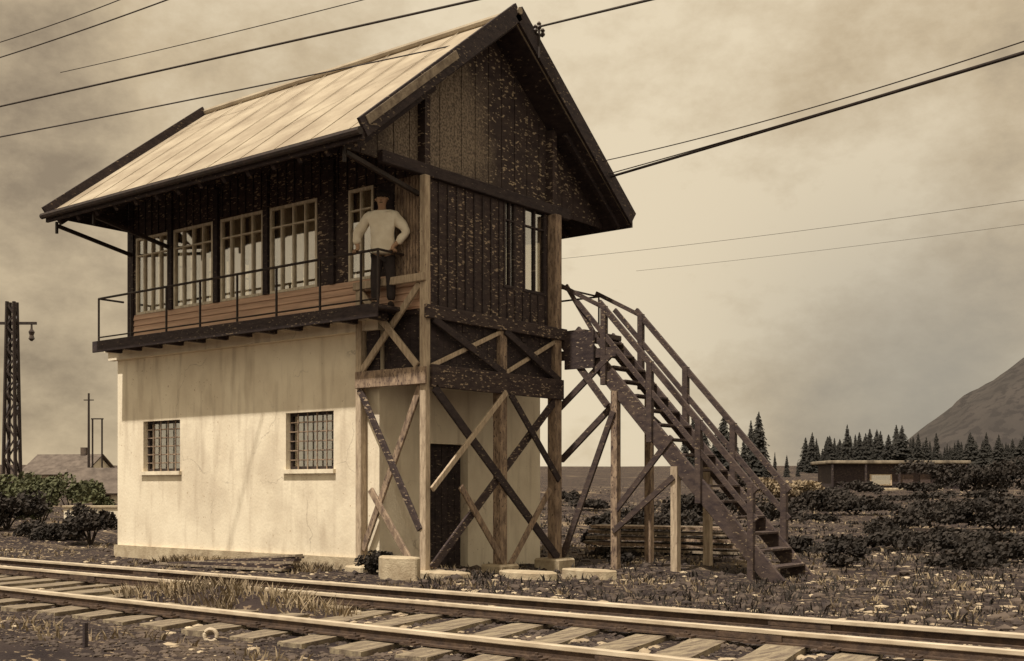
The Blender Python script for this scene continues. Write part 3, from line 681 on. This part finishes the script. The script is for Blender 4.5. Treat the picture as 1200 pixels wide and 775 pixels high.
# ------------------------------------------------------------------ stones, ballast, weeds (nobody could count these)
def ico():
    bm = bmesh.new(); bmesh.ops.create_icosphere(bm, subdivisions=1, radius=1)
    v = np.array([x.co[:] for x in bm.verts]); f = np.array([[y.index for y in x.verts] for x in bm.faces]); bm.free(); return v, f
IV, IF = ico()
def stones(name, m, pos, smin, smax, flat=.6):
    V = []; Fs = []; k = 0
    for p in pos:
        s = smin+(smax-smin)*random.random()**2.5
        sc = np.array([s*random.uniform(.8, 1.5), s*random.uniform(.7, 1.2), s*flat*random.uniform(.7, 1.2)])
        a = random.random()*6.28; ca, sa = math.cos(a), math.sin(a)
        v = IV*sc*(1+rng.uniform(-.22, .22, (len(IV), 1))); v = np.stack([v[:, 0]*ca-v[:, 1]*sa, v[:, 0]*sa+v[:, 1]*ca, v[:, 2]], 1)+np.array(p)
        V.append(v); Fs.append(IF+k); k += len(IV)
    V = np.concatenate(V); Fs = np.concatenate(Fs)
    me = bpy.data.meshes.new(name); me.from_pydata(V.tolist(), [], Fs.tolist()); me.materials.append(M[m]); o = bpy.data.objects.new(name, me); C.objects.link(o); return o
def pick(n, u0, u1, t0, t1, cond=lambda x, y: True):
    out_ = []; tries = 0
    while len(out_) < n and tries < n*20:
        tries += 1; t = t0*(t1/t0)**random.random(); u = random.uniform(u0, u1); p = at(u, HZ, t)
        if cond(p.x, p.y): out_.append((p.x, p.y, zter(p.x, p.y)))
    return out_
bal = lambda x, y: 4.8 < y < 9.7
ok = lambda x, y: not (BXL-.1 < x < BXR+.1 and Y0-.1 < y < BY1+.1)
tag(stones('track_ballast', 'stone_dark', pick(9000, -60, 1260, 6, 26, bal), .015, .045), 'dark stone ballast packed between the sleepers', 'ballast', kind='stuff')
tag(stones('loose_stones', 'stone_pale', pick(7000, -60, 1260, 6, 80, lambda x, y: ok(x, y) and (y > 6.2 or random.random() < .25) and noise.noise(Vector((x*.5+y*.35, y*1.1-x*.3, 2))) > -.06), .01, .065, .4), 'pale loose stones strewn over the dark ground', 'stones', kind='stuff')
tag(stones('rubble', 'stone_dark', pick(6500, 100, 1260, 10, 90, lambda x, y: ok(x, y) and y > 9.9), .02, .09, .75), 'dark rubble scattered across the yard', 'rubble', kind='stuff')
def grass(name, m, pos, h0, h1, per=7, spread=.09):
    V = []; Fs = []
    for p in pos:
        for _ in range(per):
            a = random.random()*6.28; h = random.uniform(h0, h1); w = .006+.007*random.random(); b = random.random()*6.28
            d = math.hypot(p[0], p[1]); w *= max(1, d/14)
            x = p[0]+math.cos(b)*spread*random.random(); y = p[1]+math.sin(b)*spread*random.random(); z = p[2]-.02
            lx, ly = math.cos(b)*h*random.uniform(.2, .8), math.sin(b)*h*random.uniform(.2, .8); ca, sa = math.cos(a)*w, math.sin(a)*w
            k = len(V); V += [(x-ca, y-sa, z), (x+ca, y+sa, z), (x+lx*.4+ca*.8, y+ly*.4+sa*.8, z+h*.6), (x+lx*.4-ca*.8, y+ly*.4-sa*.8, z+h*.6), (x+lx, y+ly, z+h)]
            Fs += [(k, k+1, k+2, k+3), (k+3, k+2, k+4)]
    me = bpy.data.meshes.new(name); me.from_pydata(V, [], Fs); me.materials.append(M[m]); o = bpy.data.objects.new(name, me); C.objects.link(o); return o
wd = lambda x, y: ok(x, y) and (y > 9.5 or y < 5.6) and noise.noise(Vector((x*.45, y*.6, 11))) > .02
tag(grass('dry_grass', 'grass_dry', pick(1300, -60, 1260, 6.5, 60, wd), .03, .12), 'dry straw coloured grass growing in the yard', 'grass', kind='stuff')
tag(grass('dark_weeds', 'leaf_grey', pick(1500, 480, 1260, 11, 70, lambda x, y: y > 10.3 and ok(x, y)), .03, .14, per=9, spread=.22), 'dark low weeds spread over the ground right of the stair', 'weeds', kind='stuff')

# mound of dry grass and earth between the rails in front of the base
def mound(name, c, rx, ry, h, m, label, cat, seed, tuft=None):
    q = MB(); n1_, n2_ = 36, 12; vs = []
    for j in range(n2_+1):
        rr = 1-j/n2_
        for i_ in range(n1_):
            a = 2*math.pi*i_/n1_; nn = noise.noise(Vector((math.cos(a)*2+seed, math.sin(a)*2, rr*3)))
            x = c[0]+rx*rr*(1+.25*nn)*math.cos(a); y = c[1]+ry*rr*(1+.25*nn)*math.sin(a)
            z = c[2]+h*(1-rr**1.7)*(1+.3*noise.noise(Vector((x*3, y*3, seed))))
            vs.append((x, y, z))
    fs = [(j*n1_+i_, j*n1_+(i_+1) % n1_, (j+1)*n1_+(i_+1) % n1_, (j+1)*n1_+i_) for j in range(n2_) for i_ in range(n1_)]
    q.add(vs, fs); return tag(q.build(name, m, None, origin=c, smooth=True), label, cat)
pm = at(300, 690, 12.3)
mound('earth_mound', (pm.x, 7.6, .07), 2.0, .42, .22, 'earth', 'low grassy earth mound heaped between the rails before the white wall', 'mound', 4)
gp = []
for _ in range(230):
    a = random.random()*6.28; r_ = math.sqrt(random.random()); gp.append((pm.x+1.9*r_*math.cos(a), 7.6+.4*r_*math.sin(a), .07+.2*(1-r_**1.7)))
for _ in range(260): gp.append((random.uniform(-17.4, -13.4), random.uniform(12.0, 12.6), .0))
tag(grass('straw_tufts', 'grass_dry', gp, .05, .2, per=8), 'straw coloured tufts on the mound and along the foot of the wall', 'grass', kind='stuff')
# wedge shaped pile of old boards against the wall
bp = thing('board_pile', (-15.0, 12.1, 0), 'dark sloping pile of old boards lying before the white wall', 'board pile')
xa, xz = xat(195, 11.9), xat(340, 11.9)
for k in range(7):
    q = MB(); f = k/6; dx = random.uniform(-.06, .06)
    q.bar((xa+.3*k*.9, 11.75+.05*k, .03+.02*k), (xz+dx*.7, 11.75+.06*k+random.uniform(-.04, .1), .06+.036*k), .16, .032); q.build('board', 'dark_wood' if k % 3 else 'grey_board', bp)
# pale iron ring on the ground
rg_c = at(247, 745, 9.4); q = MB(); pr = [rg_c+RT*.05*math.cos(a)+Vector((0, 0, .05*math.sin(a))) for a in [2*math.pi*k/20 for k in range(21)]]
q.tube(pr, .017, 8); q.bar(rg_c-Vector((0, 0, .05)), rg_c-Vector((0, 0, .3)), .02, .02); tag(q.build('iron_ring', 'rail_top', None, origin=rg_c), 'small pale iron ring standing up from the ballast at lower left', 'ring')
sk = at(100, 745, 9.0); q = MB(); q.bar((sk.x, sk.y, -.2), (sk.x, sk.y, sk.z+.1), .03, .03); tag(q.build('stake', 'black_wood', None, origin=(sk.x, sk.y, 0)), 'short dark stake standing in the ground at lower left', 'stake')
# footing slabs lying by the trestle
for k, (u, t, w, lab) in enumerate(((468, 16.6, .32, 'pale stone block between the two front trestle posts'), (618, 17.0, .42, 'flat pale slab on the ground in front of the rear trestle posts'), (690, 17.4, .36, 'flat pale slab lying under the stair'), (525, 16.9, .3, 'narrow pale slab just right of the tall corner post'))):
    p = at(u, HZ, t); q = MB(); a = random.uniform(0, .5)
    poly = [(p.x+w*math.cos(a+b)*random.uniform(.8, 1.1)*1.3, p.y+w*math.sin(a+b)*random.uniform(.5, .8)) for b in [k2*math.pi/4 for k2 in range(8)]]
    q.prism(poly, 2, -.1, .1 if k else .34); tag(q.build('stone_slab', 'concrete', None, origin=(p.x, p.y, 0), bevel=.02), lab, 'stone')

# stack of planks under and beyond the stair
ps = thing('plank_stack', (at(770, HZ, 21).x, at(770, HZ, 21).y, 0), 'long low stack of pale planks lying behind the foot of the stair', 'planks')
for k in range(5):
    for j in range(3):
        a0 = at(700+random.uniform(-14, 10), HZ, 22.6); a1 = at(865+random.uniform(-8, 14), HZ, 21.2); z = .12+k*.11; off = FW*(j*.3)
        q = MB(); q.bar(a0*1+off+Vector((0, 0, z-EYE)), a1+off+Vector((0, 0, z-EYE)), .26, .05); q.build('plank', 'brace_wood' if (j+k) % 3 else 'grey_board', ps)

# ------------------------------------------------------------------ trees
def conifer_mesh(h, wd_, seed, dens=1.0):
    random.seed(seed); V = []; Fs = []
    z = .06*h
    while z < h*.99:
        f = (z/h); rad = wd_*(1-f)**.85*random.uniform(.75, 1.15)+.04*h*.1; nb = max(5, int(13*dens*(1-f*.5)))
        for k in range(nb):
            a = random.random()*6.28; r_ = rad*random.uniform(.55, 1.1); dr_ = r_*random.uniform(.2, .5)
            ca, sa = math.cos(a), math.sin(a); m_ = 4
            for s in range(m_):       # ragged sprays along the branch
                r0 = r_*s/m_; r1 = r_*(s+1.3)/m_; w = (.16+.16*random.random())*r_*(1-s/m_*.4)+.03
                z0 = z-dr_*(s/m_)**1.3; z1 = z-dr_*((s+1)/m_)**1.3-random.random()*.06*h*.2; k0 = len(V)
                V += [(ca*r0, sa*r0, z0+.02*h), (ca*(r0+r1)/2-sa*w, sa*(r0+r1)/2+ca*w, z1-.15*w), (ca*r1, sa*r1, z1), (ca*(r0+r1)/2+sa*w, sa*(r0+r1)/2-ca*w, z1-.15*w)]
                Fs += [(k0, k0+1, k0+2), (k0, k0+2, k0+3)]
        z += h*.026*random.uniform(.7, 1.3)
    return V, Fs
CON = []
for k in range(5):
    t = bpy.data.objects.new('conifer', None); C.objects.link(t); t['_o'] = [0, 0, 0]
    h = 10; V, Fs = conifer_mesh(h, (2.3, 1.9, 2.8, 1.7, 2.4)[k], 50+k, 1.7)
    q = MB(); q.add(V, Fs); cr_ = q.build('crown', 'conifer', t)
    q = MB(); q.tube([(0, 0, -.5), (0, 0, h*.5), (0, 0, h*.97)], [.2, .11, .02], 6); tk = q.build('trunk', 'bark', t)
    KIDS[t.name] = [cr_, tk]; CON.append(t)
random.seed(21)
spots = []
for u, vt, t_, k, w in ((803, 476, 118, 1, .8), (812, 480, 121, 3, .9), (826, 500, 120, 0, .9), (838, 496, 124, 1, 1), (848, 486, 122, 0, 1.0), (861, 506, 138, 2, .7), (872, 498, 136, 1, .8), (880, 492, 141, 3, .8), (889, 482, 139, 0, .8), (897, 528, 130, 1, .8), (908, 527, 128, 3, .8), (922, 533, 132, 0, .7), (935, 536, 134, 2, .7)):
    spots.append((u, vt, t_, k, w, 'dark pointed conifer of the group behind the stair handrail', 'conifers behind the stair'))
u = 944
while u < 1235:
    near = random.random()
    vt = 502+random.uniform(-4, 12)+8*noise.noise(Vector((u*.05, 0, 0)))+(7 if u > 1060 else 0)+(-4 if 1050 < u < 1062 else 0)
    spots.append((u, vt, random.uniform(170, 205), random.randrange(5), random.uniform(.8, 1.2), 'dark spruce in the dense row below the mountain', 'conifers in the row below the mountain'))
    u += random.uniform(2.0, 6.0)
for u, vt in ((1140, 508), (1152, 516), (1170, 510), (1184, 520), (1196, 512)):
    spots.append((u, vt, random.uniform(110, 130), 2, 1.2, 'large dark tree at the right end of the far tree row', 'large trees at the right end'))
first = [True]*5
for u, vt, t_, k, w, lab, grp in spots:
    src_ = CON[k]
    if first[k]: o = src_; first[k] = False
    else: o = copy_tree(src_)
    p = at(u, HZ, t_); zb = zter(p.x, p.y)-.2; top = at(u, vt, t_).z; s = (top-zb)/10*random.choice((1, 1, .93, .82, .68)); w *= random.uniform(.8, 1.35)
    o.location = (p.x, p.y, zb); o.scale = (s*w*1.15, s*w*1.15, s); o.rotation_euler.z = random.random()*6.28; tag(o, lab, 'conifer', grp)

def bush_mesh(w, d, h, n, leaf, seed):
    random.seed(seed); V = []; Fs = []
    lobes = [(random.uniform(-.6, .6)*w, random.uniform(-.6, .6)*d, random.uniform(.25, .75)*h, random.uniform(.28, .5)) for _ in range(9)]
    for _ in range(n):
        lx, ly, lz, lr = random.choice(lobes); a = random.random()*6.28; b = math.acos(random.uniform(-.4, 1)); r_ = random.random()**.35
        x = lx+w*lr*r_*math.sin(b)*math.cos(a); y = ly+d*lr*r_*math.sin(b)*math.sin(a); z = max(.02, lz+h*lr*.8*r_*math.cos(b))
        s = leaf*random.uniform(.6, 1.5); n_v = Vector((random.gauss(0, 1), random.gauss(0, 1), random.gauss(.4, 1))).normalized(); t1 = n_v.orthogonal().normalized(); t2 = n_v.cross(t1); k = len(V); c = Vector((x, y, z))
        V += [tuple(c+t1*s), tuple(c+t2*s*.6), tuple(c-t1*s), tuple(c-t2*s*.6)]; Fs.append((k, k+1, k+2, k+3))
    return V, Fs
def scrub(n):
    V = []; Fs = []
    for k in range(n):
        t_ = 17*(75/17)**random.random(); u = random.uniform(925, 1235) if k % 4 else random.uniform(640, 900); p = at(u, HZ, t_)
        if p.y < 12: continue
        w = random.uniform(.3, 1.0)*(t_/28)**.6; h = random.uniform(.12, .5)*(t_/28)**.6; z = zter(p.x, p.y); st = random.getstate(); v_, f_ = bush_mesh(w, w*.6, h, 420, .045*(t_/20)**.7, 900+k); random.setstate(st)
        o_ = len(V); V += [(a+p.x, b+p.y, c_+z) for a, b, c_ in v_]; Fs += [tuple(i+o_ for i in f) for f in f_]
    me = bpy.data.meshes.new('scrub'); me.from_pydata(V, [], Fs); me.materials.append(M['leaf_grey']); o = bpy.data.objects.new('scrub', me); C.objects.link(o); return o
tag(scrub(85), 'dark tangled scrub covering the yard at right', 'scrub', kind='stuff')
def bush(u, t_, w, d, h, m, label, seed, n=2500, leaf=.07, grp=None, name='bush'):
    p = at(u, HZ, t_); loc = Vector((p.x, p.y, zter(p.x, p.y)-.05)); th = thing(name, loc, label, 'bush', grp)
    V, Fs = bush_mesh(w, d, h, n, leaf, seed); q = MB(); q.add([Vector(v)+loc for v in V], Fs); q.build('foliage', m, th)
    q = MB()
    for k in range(5):
        a = k*1.3; q.tube([loc, loc+Vector((math.cos(a)*w*.25, math.sin(a)*d*.25, h*.4)), loc+Vector((math.cos(a)*w*.45, math.sin(a)*d*.45, h*.7))], [.03, .02, .008], 5)
    q.build('stem', 'bark', th)
bush(48, 36, 1.5, 1.3, 1.75, 'leaf', 'green leafy bush beside the lattice mast', 1, 4000)
bush(85, 41, 1.5, 1.3, 1.7, 'leaf', 'rounded green bush between the mast and the far cottage', 2, 3500)
bush(8, 33, 1.2, 1.2, 1.2, 'leaf_grey', 'low dull bush at the very left, in front of the mast foot', 3, 2500)
bush(106, 27, .75, .6, .95, 'leaf_grey', 'dark bush close to the left corner of the white wall', 4, 2500, .05)
bush(60, 28, 1.2, .6, .45, 'leaf_grey', 'low spreading dark bush beside the rails at left', 5, 2200, .05)
bush(436, 17.6, .42, .3, .42, 'leaf_grey', 'scrubby dark weed clump between the white wall and the trestle posts', 15, 1500, .03)
bush(1085, 24, 1.4, .8, .5, 'leaf_grey', 'low dark bush in the yard below the long shed', 6, 2200, .05)
bush(1170, 32, 2.0, 1.0, 1.1, 'leaf_grey', 'dark bush at the right edge of the yard', 7, 3500, .06)
bush(1000, 40, 2.2, 1.2, .9, 'leaf_grey', 'dark bush left of the long shed', 8, 3500, .07)
bush(930, 56, 2.6, 1.5, 1.3, 'grass_dry', 'dry pale bush at the far end of the yard beyond the stair', 9, 3000, .09)
bush(1140, 60, 4.2, 2, 2.0, 'leaf_grey', 'broad dark bush in front of the right end of the long shed', 10, 4500, .1)
bush(745, 30, 1.8, .8, .8, 'leaf_grey', 'dark bush seen under the stair', 11, 2800, .06)
bush(850, 34, 2.4, 1, 1.3, 'leaf_grey', 'dark bush behind the stair foot', 12, 3200, .07)

# ------------------------------------------------------------------ far buildings
def frame_at(u, t_, yaw=0):
    p = at(u, HZ, t_); return Vector((p.x, p.y, zter(p.x, p.y)-.3)), YAW+yaw
sh, ya_ = frame_at(1050, 75)
shed = thing('long_shed', sh, 'long low dark shed with a pale flat roof in front of the conifers', 'shed')
rot = Matrix.Rotation(ya_, 4, 'Z')
def lb_(parent, name, m, boxes, bevel=0):
    q = MB(); org = Vector(parent['_o'])
    for a, b in boxes: q.box(a, b)
    q.v = [tuple((rot @ Vector(v))+org) for v in q.v]; return q.build(name, m, parent, bevel=bevel)
px = 75/F; zb = sh.z
def zz_(v): return EYE+(HZ-v)*px-zb
x_l, x_r = -82*px, 85*px
lb_(shed, 'wall', 'black_wood', [((x_l+.4, 0, 0), (x_r-.4, 3.5, zz_(544)))])
M['shed_roof'] = mat('shed_roof', (.30, .25, .185), (.10, .08, .06), scale=1.2, bump=.3)
lb_(shed, 'roof', 'shed_roof', [((x_l, -.5, zz_(544)+.01), (x_r, 4, zz_(540)))], .05)
wn = lb_(shed, 'window', 'pale_wood', [((-31*px, -.05, zz_(569)), (-5*px, -.01, zz_(556)))])
lb_(wn, 'pane', 'glass', [((-29*px, -.07, zz_(568)), (-7*px, -.055, zz_(557)))])
for a, b in ((5, 20), (28, 40)): lb_(shed, 'door', 'stair_wood', [((a*px, -.06, 0), (b*px, -.01, zz_(556)))])
lb_(shed, 'platform', 'concrete', [((-40*px, -1.6, 0), (45*px, -.08, zz_(572)))], .03)
for k in range(5): lb_(shed, 'post', 'black_wood', [((x_l+.3+k*(x_r-x_l-.6)/4-.06, -.45, 0), (x_l+.3+k*(x_r-x_l-.6)/4+.06, -.33, zz_(544)))])

def cottage(u, t_, w, d, hw, hr, label, m='plaster', yaw=0):
    loc, ya2 = frame_at(u, t_, yaw); th = thing('cottage', loc, label, 'house'); r2 = Matrix.Rotation(ya2, 4, 'Z')
    def fin(q, name, mm, par): q.v = [tuple((r2 @ Vector(v))+loc) for v in q.v]; return q.build(name, mm, par)
    q = MB(); q.prism([(0, 0), (d, 0), (d, hw), (d/2, hw+hr-.05), (0, hw)], 0, -w/2, w/2); fin(q, 'wall', m, th)
    q = MB()
    for s in (0, 1):
        y0, y1 = (-.4, d/2) if s == 0 else (d+.4, d/2); e = hr/(d/2)*.4; q.bar((0, y0, hw-e+.1), (0, y1, hw+hr+.1), w+.6, .1, up=(0, 0, 1))
    rf_ = fin(q, 'roof', 'slate', th); q = MB(); q.box((w*.2, d/2-.25, hw+hr-.3), (w*.2+.5, d/2+.25, hw+hr+.7)); fin(q, 'chimney', 'stone_dark', rf_)
    for x in (-w*.3, 0, w*.28):
        q = MB(); q.box((x-.35, -.05, hw*.4), (x+.35, -.01, hw*.8)); wo = fin(q, 'window', 'pale_wood', th)
        q = MB(); q.box((x-.29, -.07, hw*.43), (x+.29, -.055, hw*.77)); fin(q, 'pane', 'iron', wo)
cottage(122, 62, 3.8, 3, 1.0, 1.1, 'small grey roofed cottage just left of the white wall', yaw=.15)
cottage(62, 95, 5.5, 5, 1.9, 1.5, 'farther cottage with slate roof behind the green bushes', yaw=-.2)
lw, ya_ = frame_at(112, 40); rot = Matrix.Rotation(ya_, 4, 'Z'); wl = thing('low_wall', lw, 'low pale wall running up to the left corner of the signal box', 'wall')
lb_(wl, 'masonry', 'plaster', [((-1.1, 0, 0), (2.2, .25, .75))]); lb_(wl, 'coping', 'concrete', [((-1.15, -.05, .753), (2.25, .3, .83))], .01)

# ------------------------------------------------------------------ masts and poles
def mast(u, t_, ztop):
    p = at(u, HZ, t_); th = thing('lattice_mast', (p.x, p.y, 0), 'tall dark lattice mast with a crossarm at the left edge', 'mast')
    w0, w1 = .24, .12; z0 = -.3
    def cpt(sx, sy, z):
        f = (z-z0)/(ztop-z0); w = w0+(w1-w0)*f; return p*1-Vector((0, 0, EYE))+RT*sx*w+FW*sy*w+Vector((0, 0, z))
    for sx in (-1, 1):
        for sy in (-1, 1): q = MB(); q.bar(cpt(sx, sy, z0), cpt(sx, sy, ztop), .09, .09); q.build('upright', 'iron', th)
    q = MB(); z = z0+.2; s = 1
    while z < ztop-.3:
        st = .62 if z < ztop*.5 else .38
        for sy in (-1, 1): q.bar(cpt(-s, sy, z), cpt(s, sy, z+st), .045, .05)
        for sx in (-1, 1): q.bar(cpt(sx, -s, z), cpt(sx, s, z+st), .045, .05)
        z += st; s = -s
    q.build('lattice', 'iron', th)
    zc = at(u, 379, t_).z; c = p-Vector((0, 0, EYE))+Vector((0, 0, zc))
    q = MB(); q.bar(c-RT*.6, c+RT*.85, .08, .09); q.build('crossarm', 'iron', th)
    q = MB(); e = c+RT*.68; q.tube([e, e-Vector((0, 0, .2)), e-Vector((0, 0, .3)), e-Vector((0, 0, .42)), e-Vector((0, 0, .54)), e-Vector((0, 0, .62))], [.03, .04, .11, .07, .11, .03], 8); q.build('insulator', 'porcelain', th)
mast(14, 40, at(14, 354, 40).z)
for u, t_, vt, lab in ((104, 70, 461, 'thin bare pole left of the white wall'),):
    p = at(u, HZ, t_); q = MB(); q.tube([(p.x, p.y, 0), (p.x, p.y, at(u, vt, t_).z)], [.09, .06], 8); th = thing('pole', (p.x, p.y, 0), lab, 'pole'); q.build('shaft', 'iron', th)
    zt_ = at(u, vt+8, t_).z; q = MB(); q.bar(Vector((p.x, p.y, zt_))-RT*.3, Vector((p.x, p.y, zt_))+RT*.3, .06, .06); q.build('crossarm', 'iron', th)
th_p = at(114, HZ, 66); th = thing('portal_frame', (th_p.x, th_p.y, 0), 'small square portal frame between the thin pole and the wall', 'portal')
zt_ = at(114, 491, 66).z; q = MB()
for s in (-.27, .27): 
    q = MB(); b = Vector((th_p.x, th_p.y, 0))+RT*s; q.bar(b, b+Vector((0, 0, zt_)), .07, .07); q.build('upright', 'iron', th)
q = MB(); b = Vector((th_p.x, th_p.y, zt_)); q.bar(b-RT*.35, b+RT*.35, .07, .07); q.build('crossbar', 'iron', th)

# ------------------------------------------------------------------ overhead wires
def wire(a, b, r_, sag, label):
    a = Vector(a); b = Vector(b); n_ = 40; pts = []
    for i in range(n_+1):
        f = i/n_; p = a.lerp(b, f); p.z -= sag*4*f*(1-f); pts.append(p)
    q = MB(); q.tube(pts, r_, 5); tag(q.build('overhead_wire', 'iron', None, origin=tuple(a), smooth=True), label, 'wire', 'overhead wires')
def ext(p, q, ka, kb): return p-(q-p)*ka, q+(q-p)*kb
def w2(u0, v0, t0, u1, v1, t1, r_, label, ka=.3, kb=.3, sag=.05):
    a, b = ext(at(u0, v0, t0), at(u1, v1, t1), ka, kb); wire(a, b, r_, sag, label)
w2(0, 125, 30, 545, 3, 21, .024, 'dark wire highest over the roof ridge at left', sag=.0)
ins = Vector((RXR+.06, 15.1, zroof(15.1)+.36))
a = at(0, 158, 17.4); a = a-(ins-a)*.3; wire(a, ins, .012, .05, 'dark wire from the left that ends at the bracket on the roof gable')
wire(ins, at(762, 0, 14)+(at(762, 0, 14)-ins)*.6, .018, .0, 'dark wire from the roof gable up to the top edge of the view')
w2(125, 72, 34, 400, 5, 28, .012, 'thin wire above the left part of the roof', .25, .3)
w2(0, 66, 26, 180, 4, 22, .014, 'wire crossing the upper left corner, lower of the pair', .3, .3)
w2(0, 48, 24, 125, 4, 22, .010, 'wire crossing the upper left corner, upper of the pair', .3, .3)
e = Vector((RXR+.05, 17.25, zroof(17.25)+.03)); b = at(1195, 63, 13)
wire(e, b+(b-e)*.3, .024, .10-.09, 'thick cable from the lower rear roof edge out to the right')
wire(e+Vector((0, -.03, .05)), b+(b-e)*.3+Vector((0, 0, .03)), .010, .04, 'thin line slung close to the thick cable at right')
e2 = Vector((RXR+.05, 17.0, zroof(17.0)+.06)); b2 = at(1195, 40, 14); wire(e2, b2+(b2-e2)*.3, .009, .15, 'thin wire above the thick cable at right')
w2(655, 303, 60, 1190, 232, 45, .009, 'faint far wire low in the right sky, upper of two', .05, .3, .2)
w2(800, 311, 62, 1150, 268, 50, .008, 'faint far wire low in the right sky, lower of two', .2, .3, .1)

# ------------------------------------------------------------------ render settings and tidy up
for o in bpy.data.objects:
    if '_o' in o: del o['_o']
S.render.engine = 'CYCLES'
S.cycles.max_bounces = 6; S.cycles.transparent_max_bounces = 12
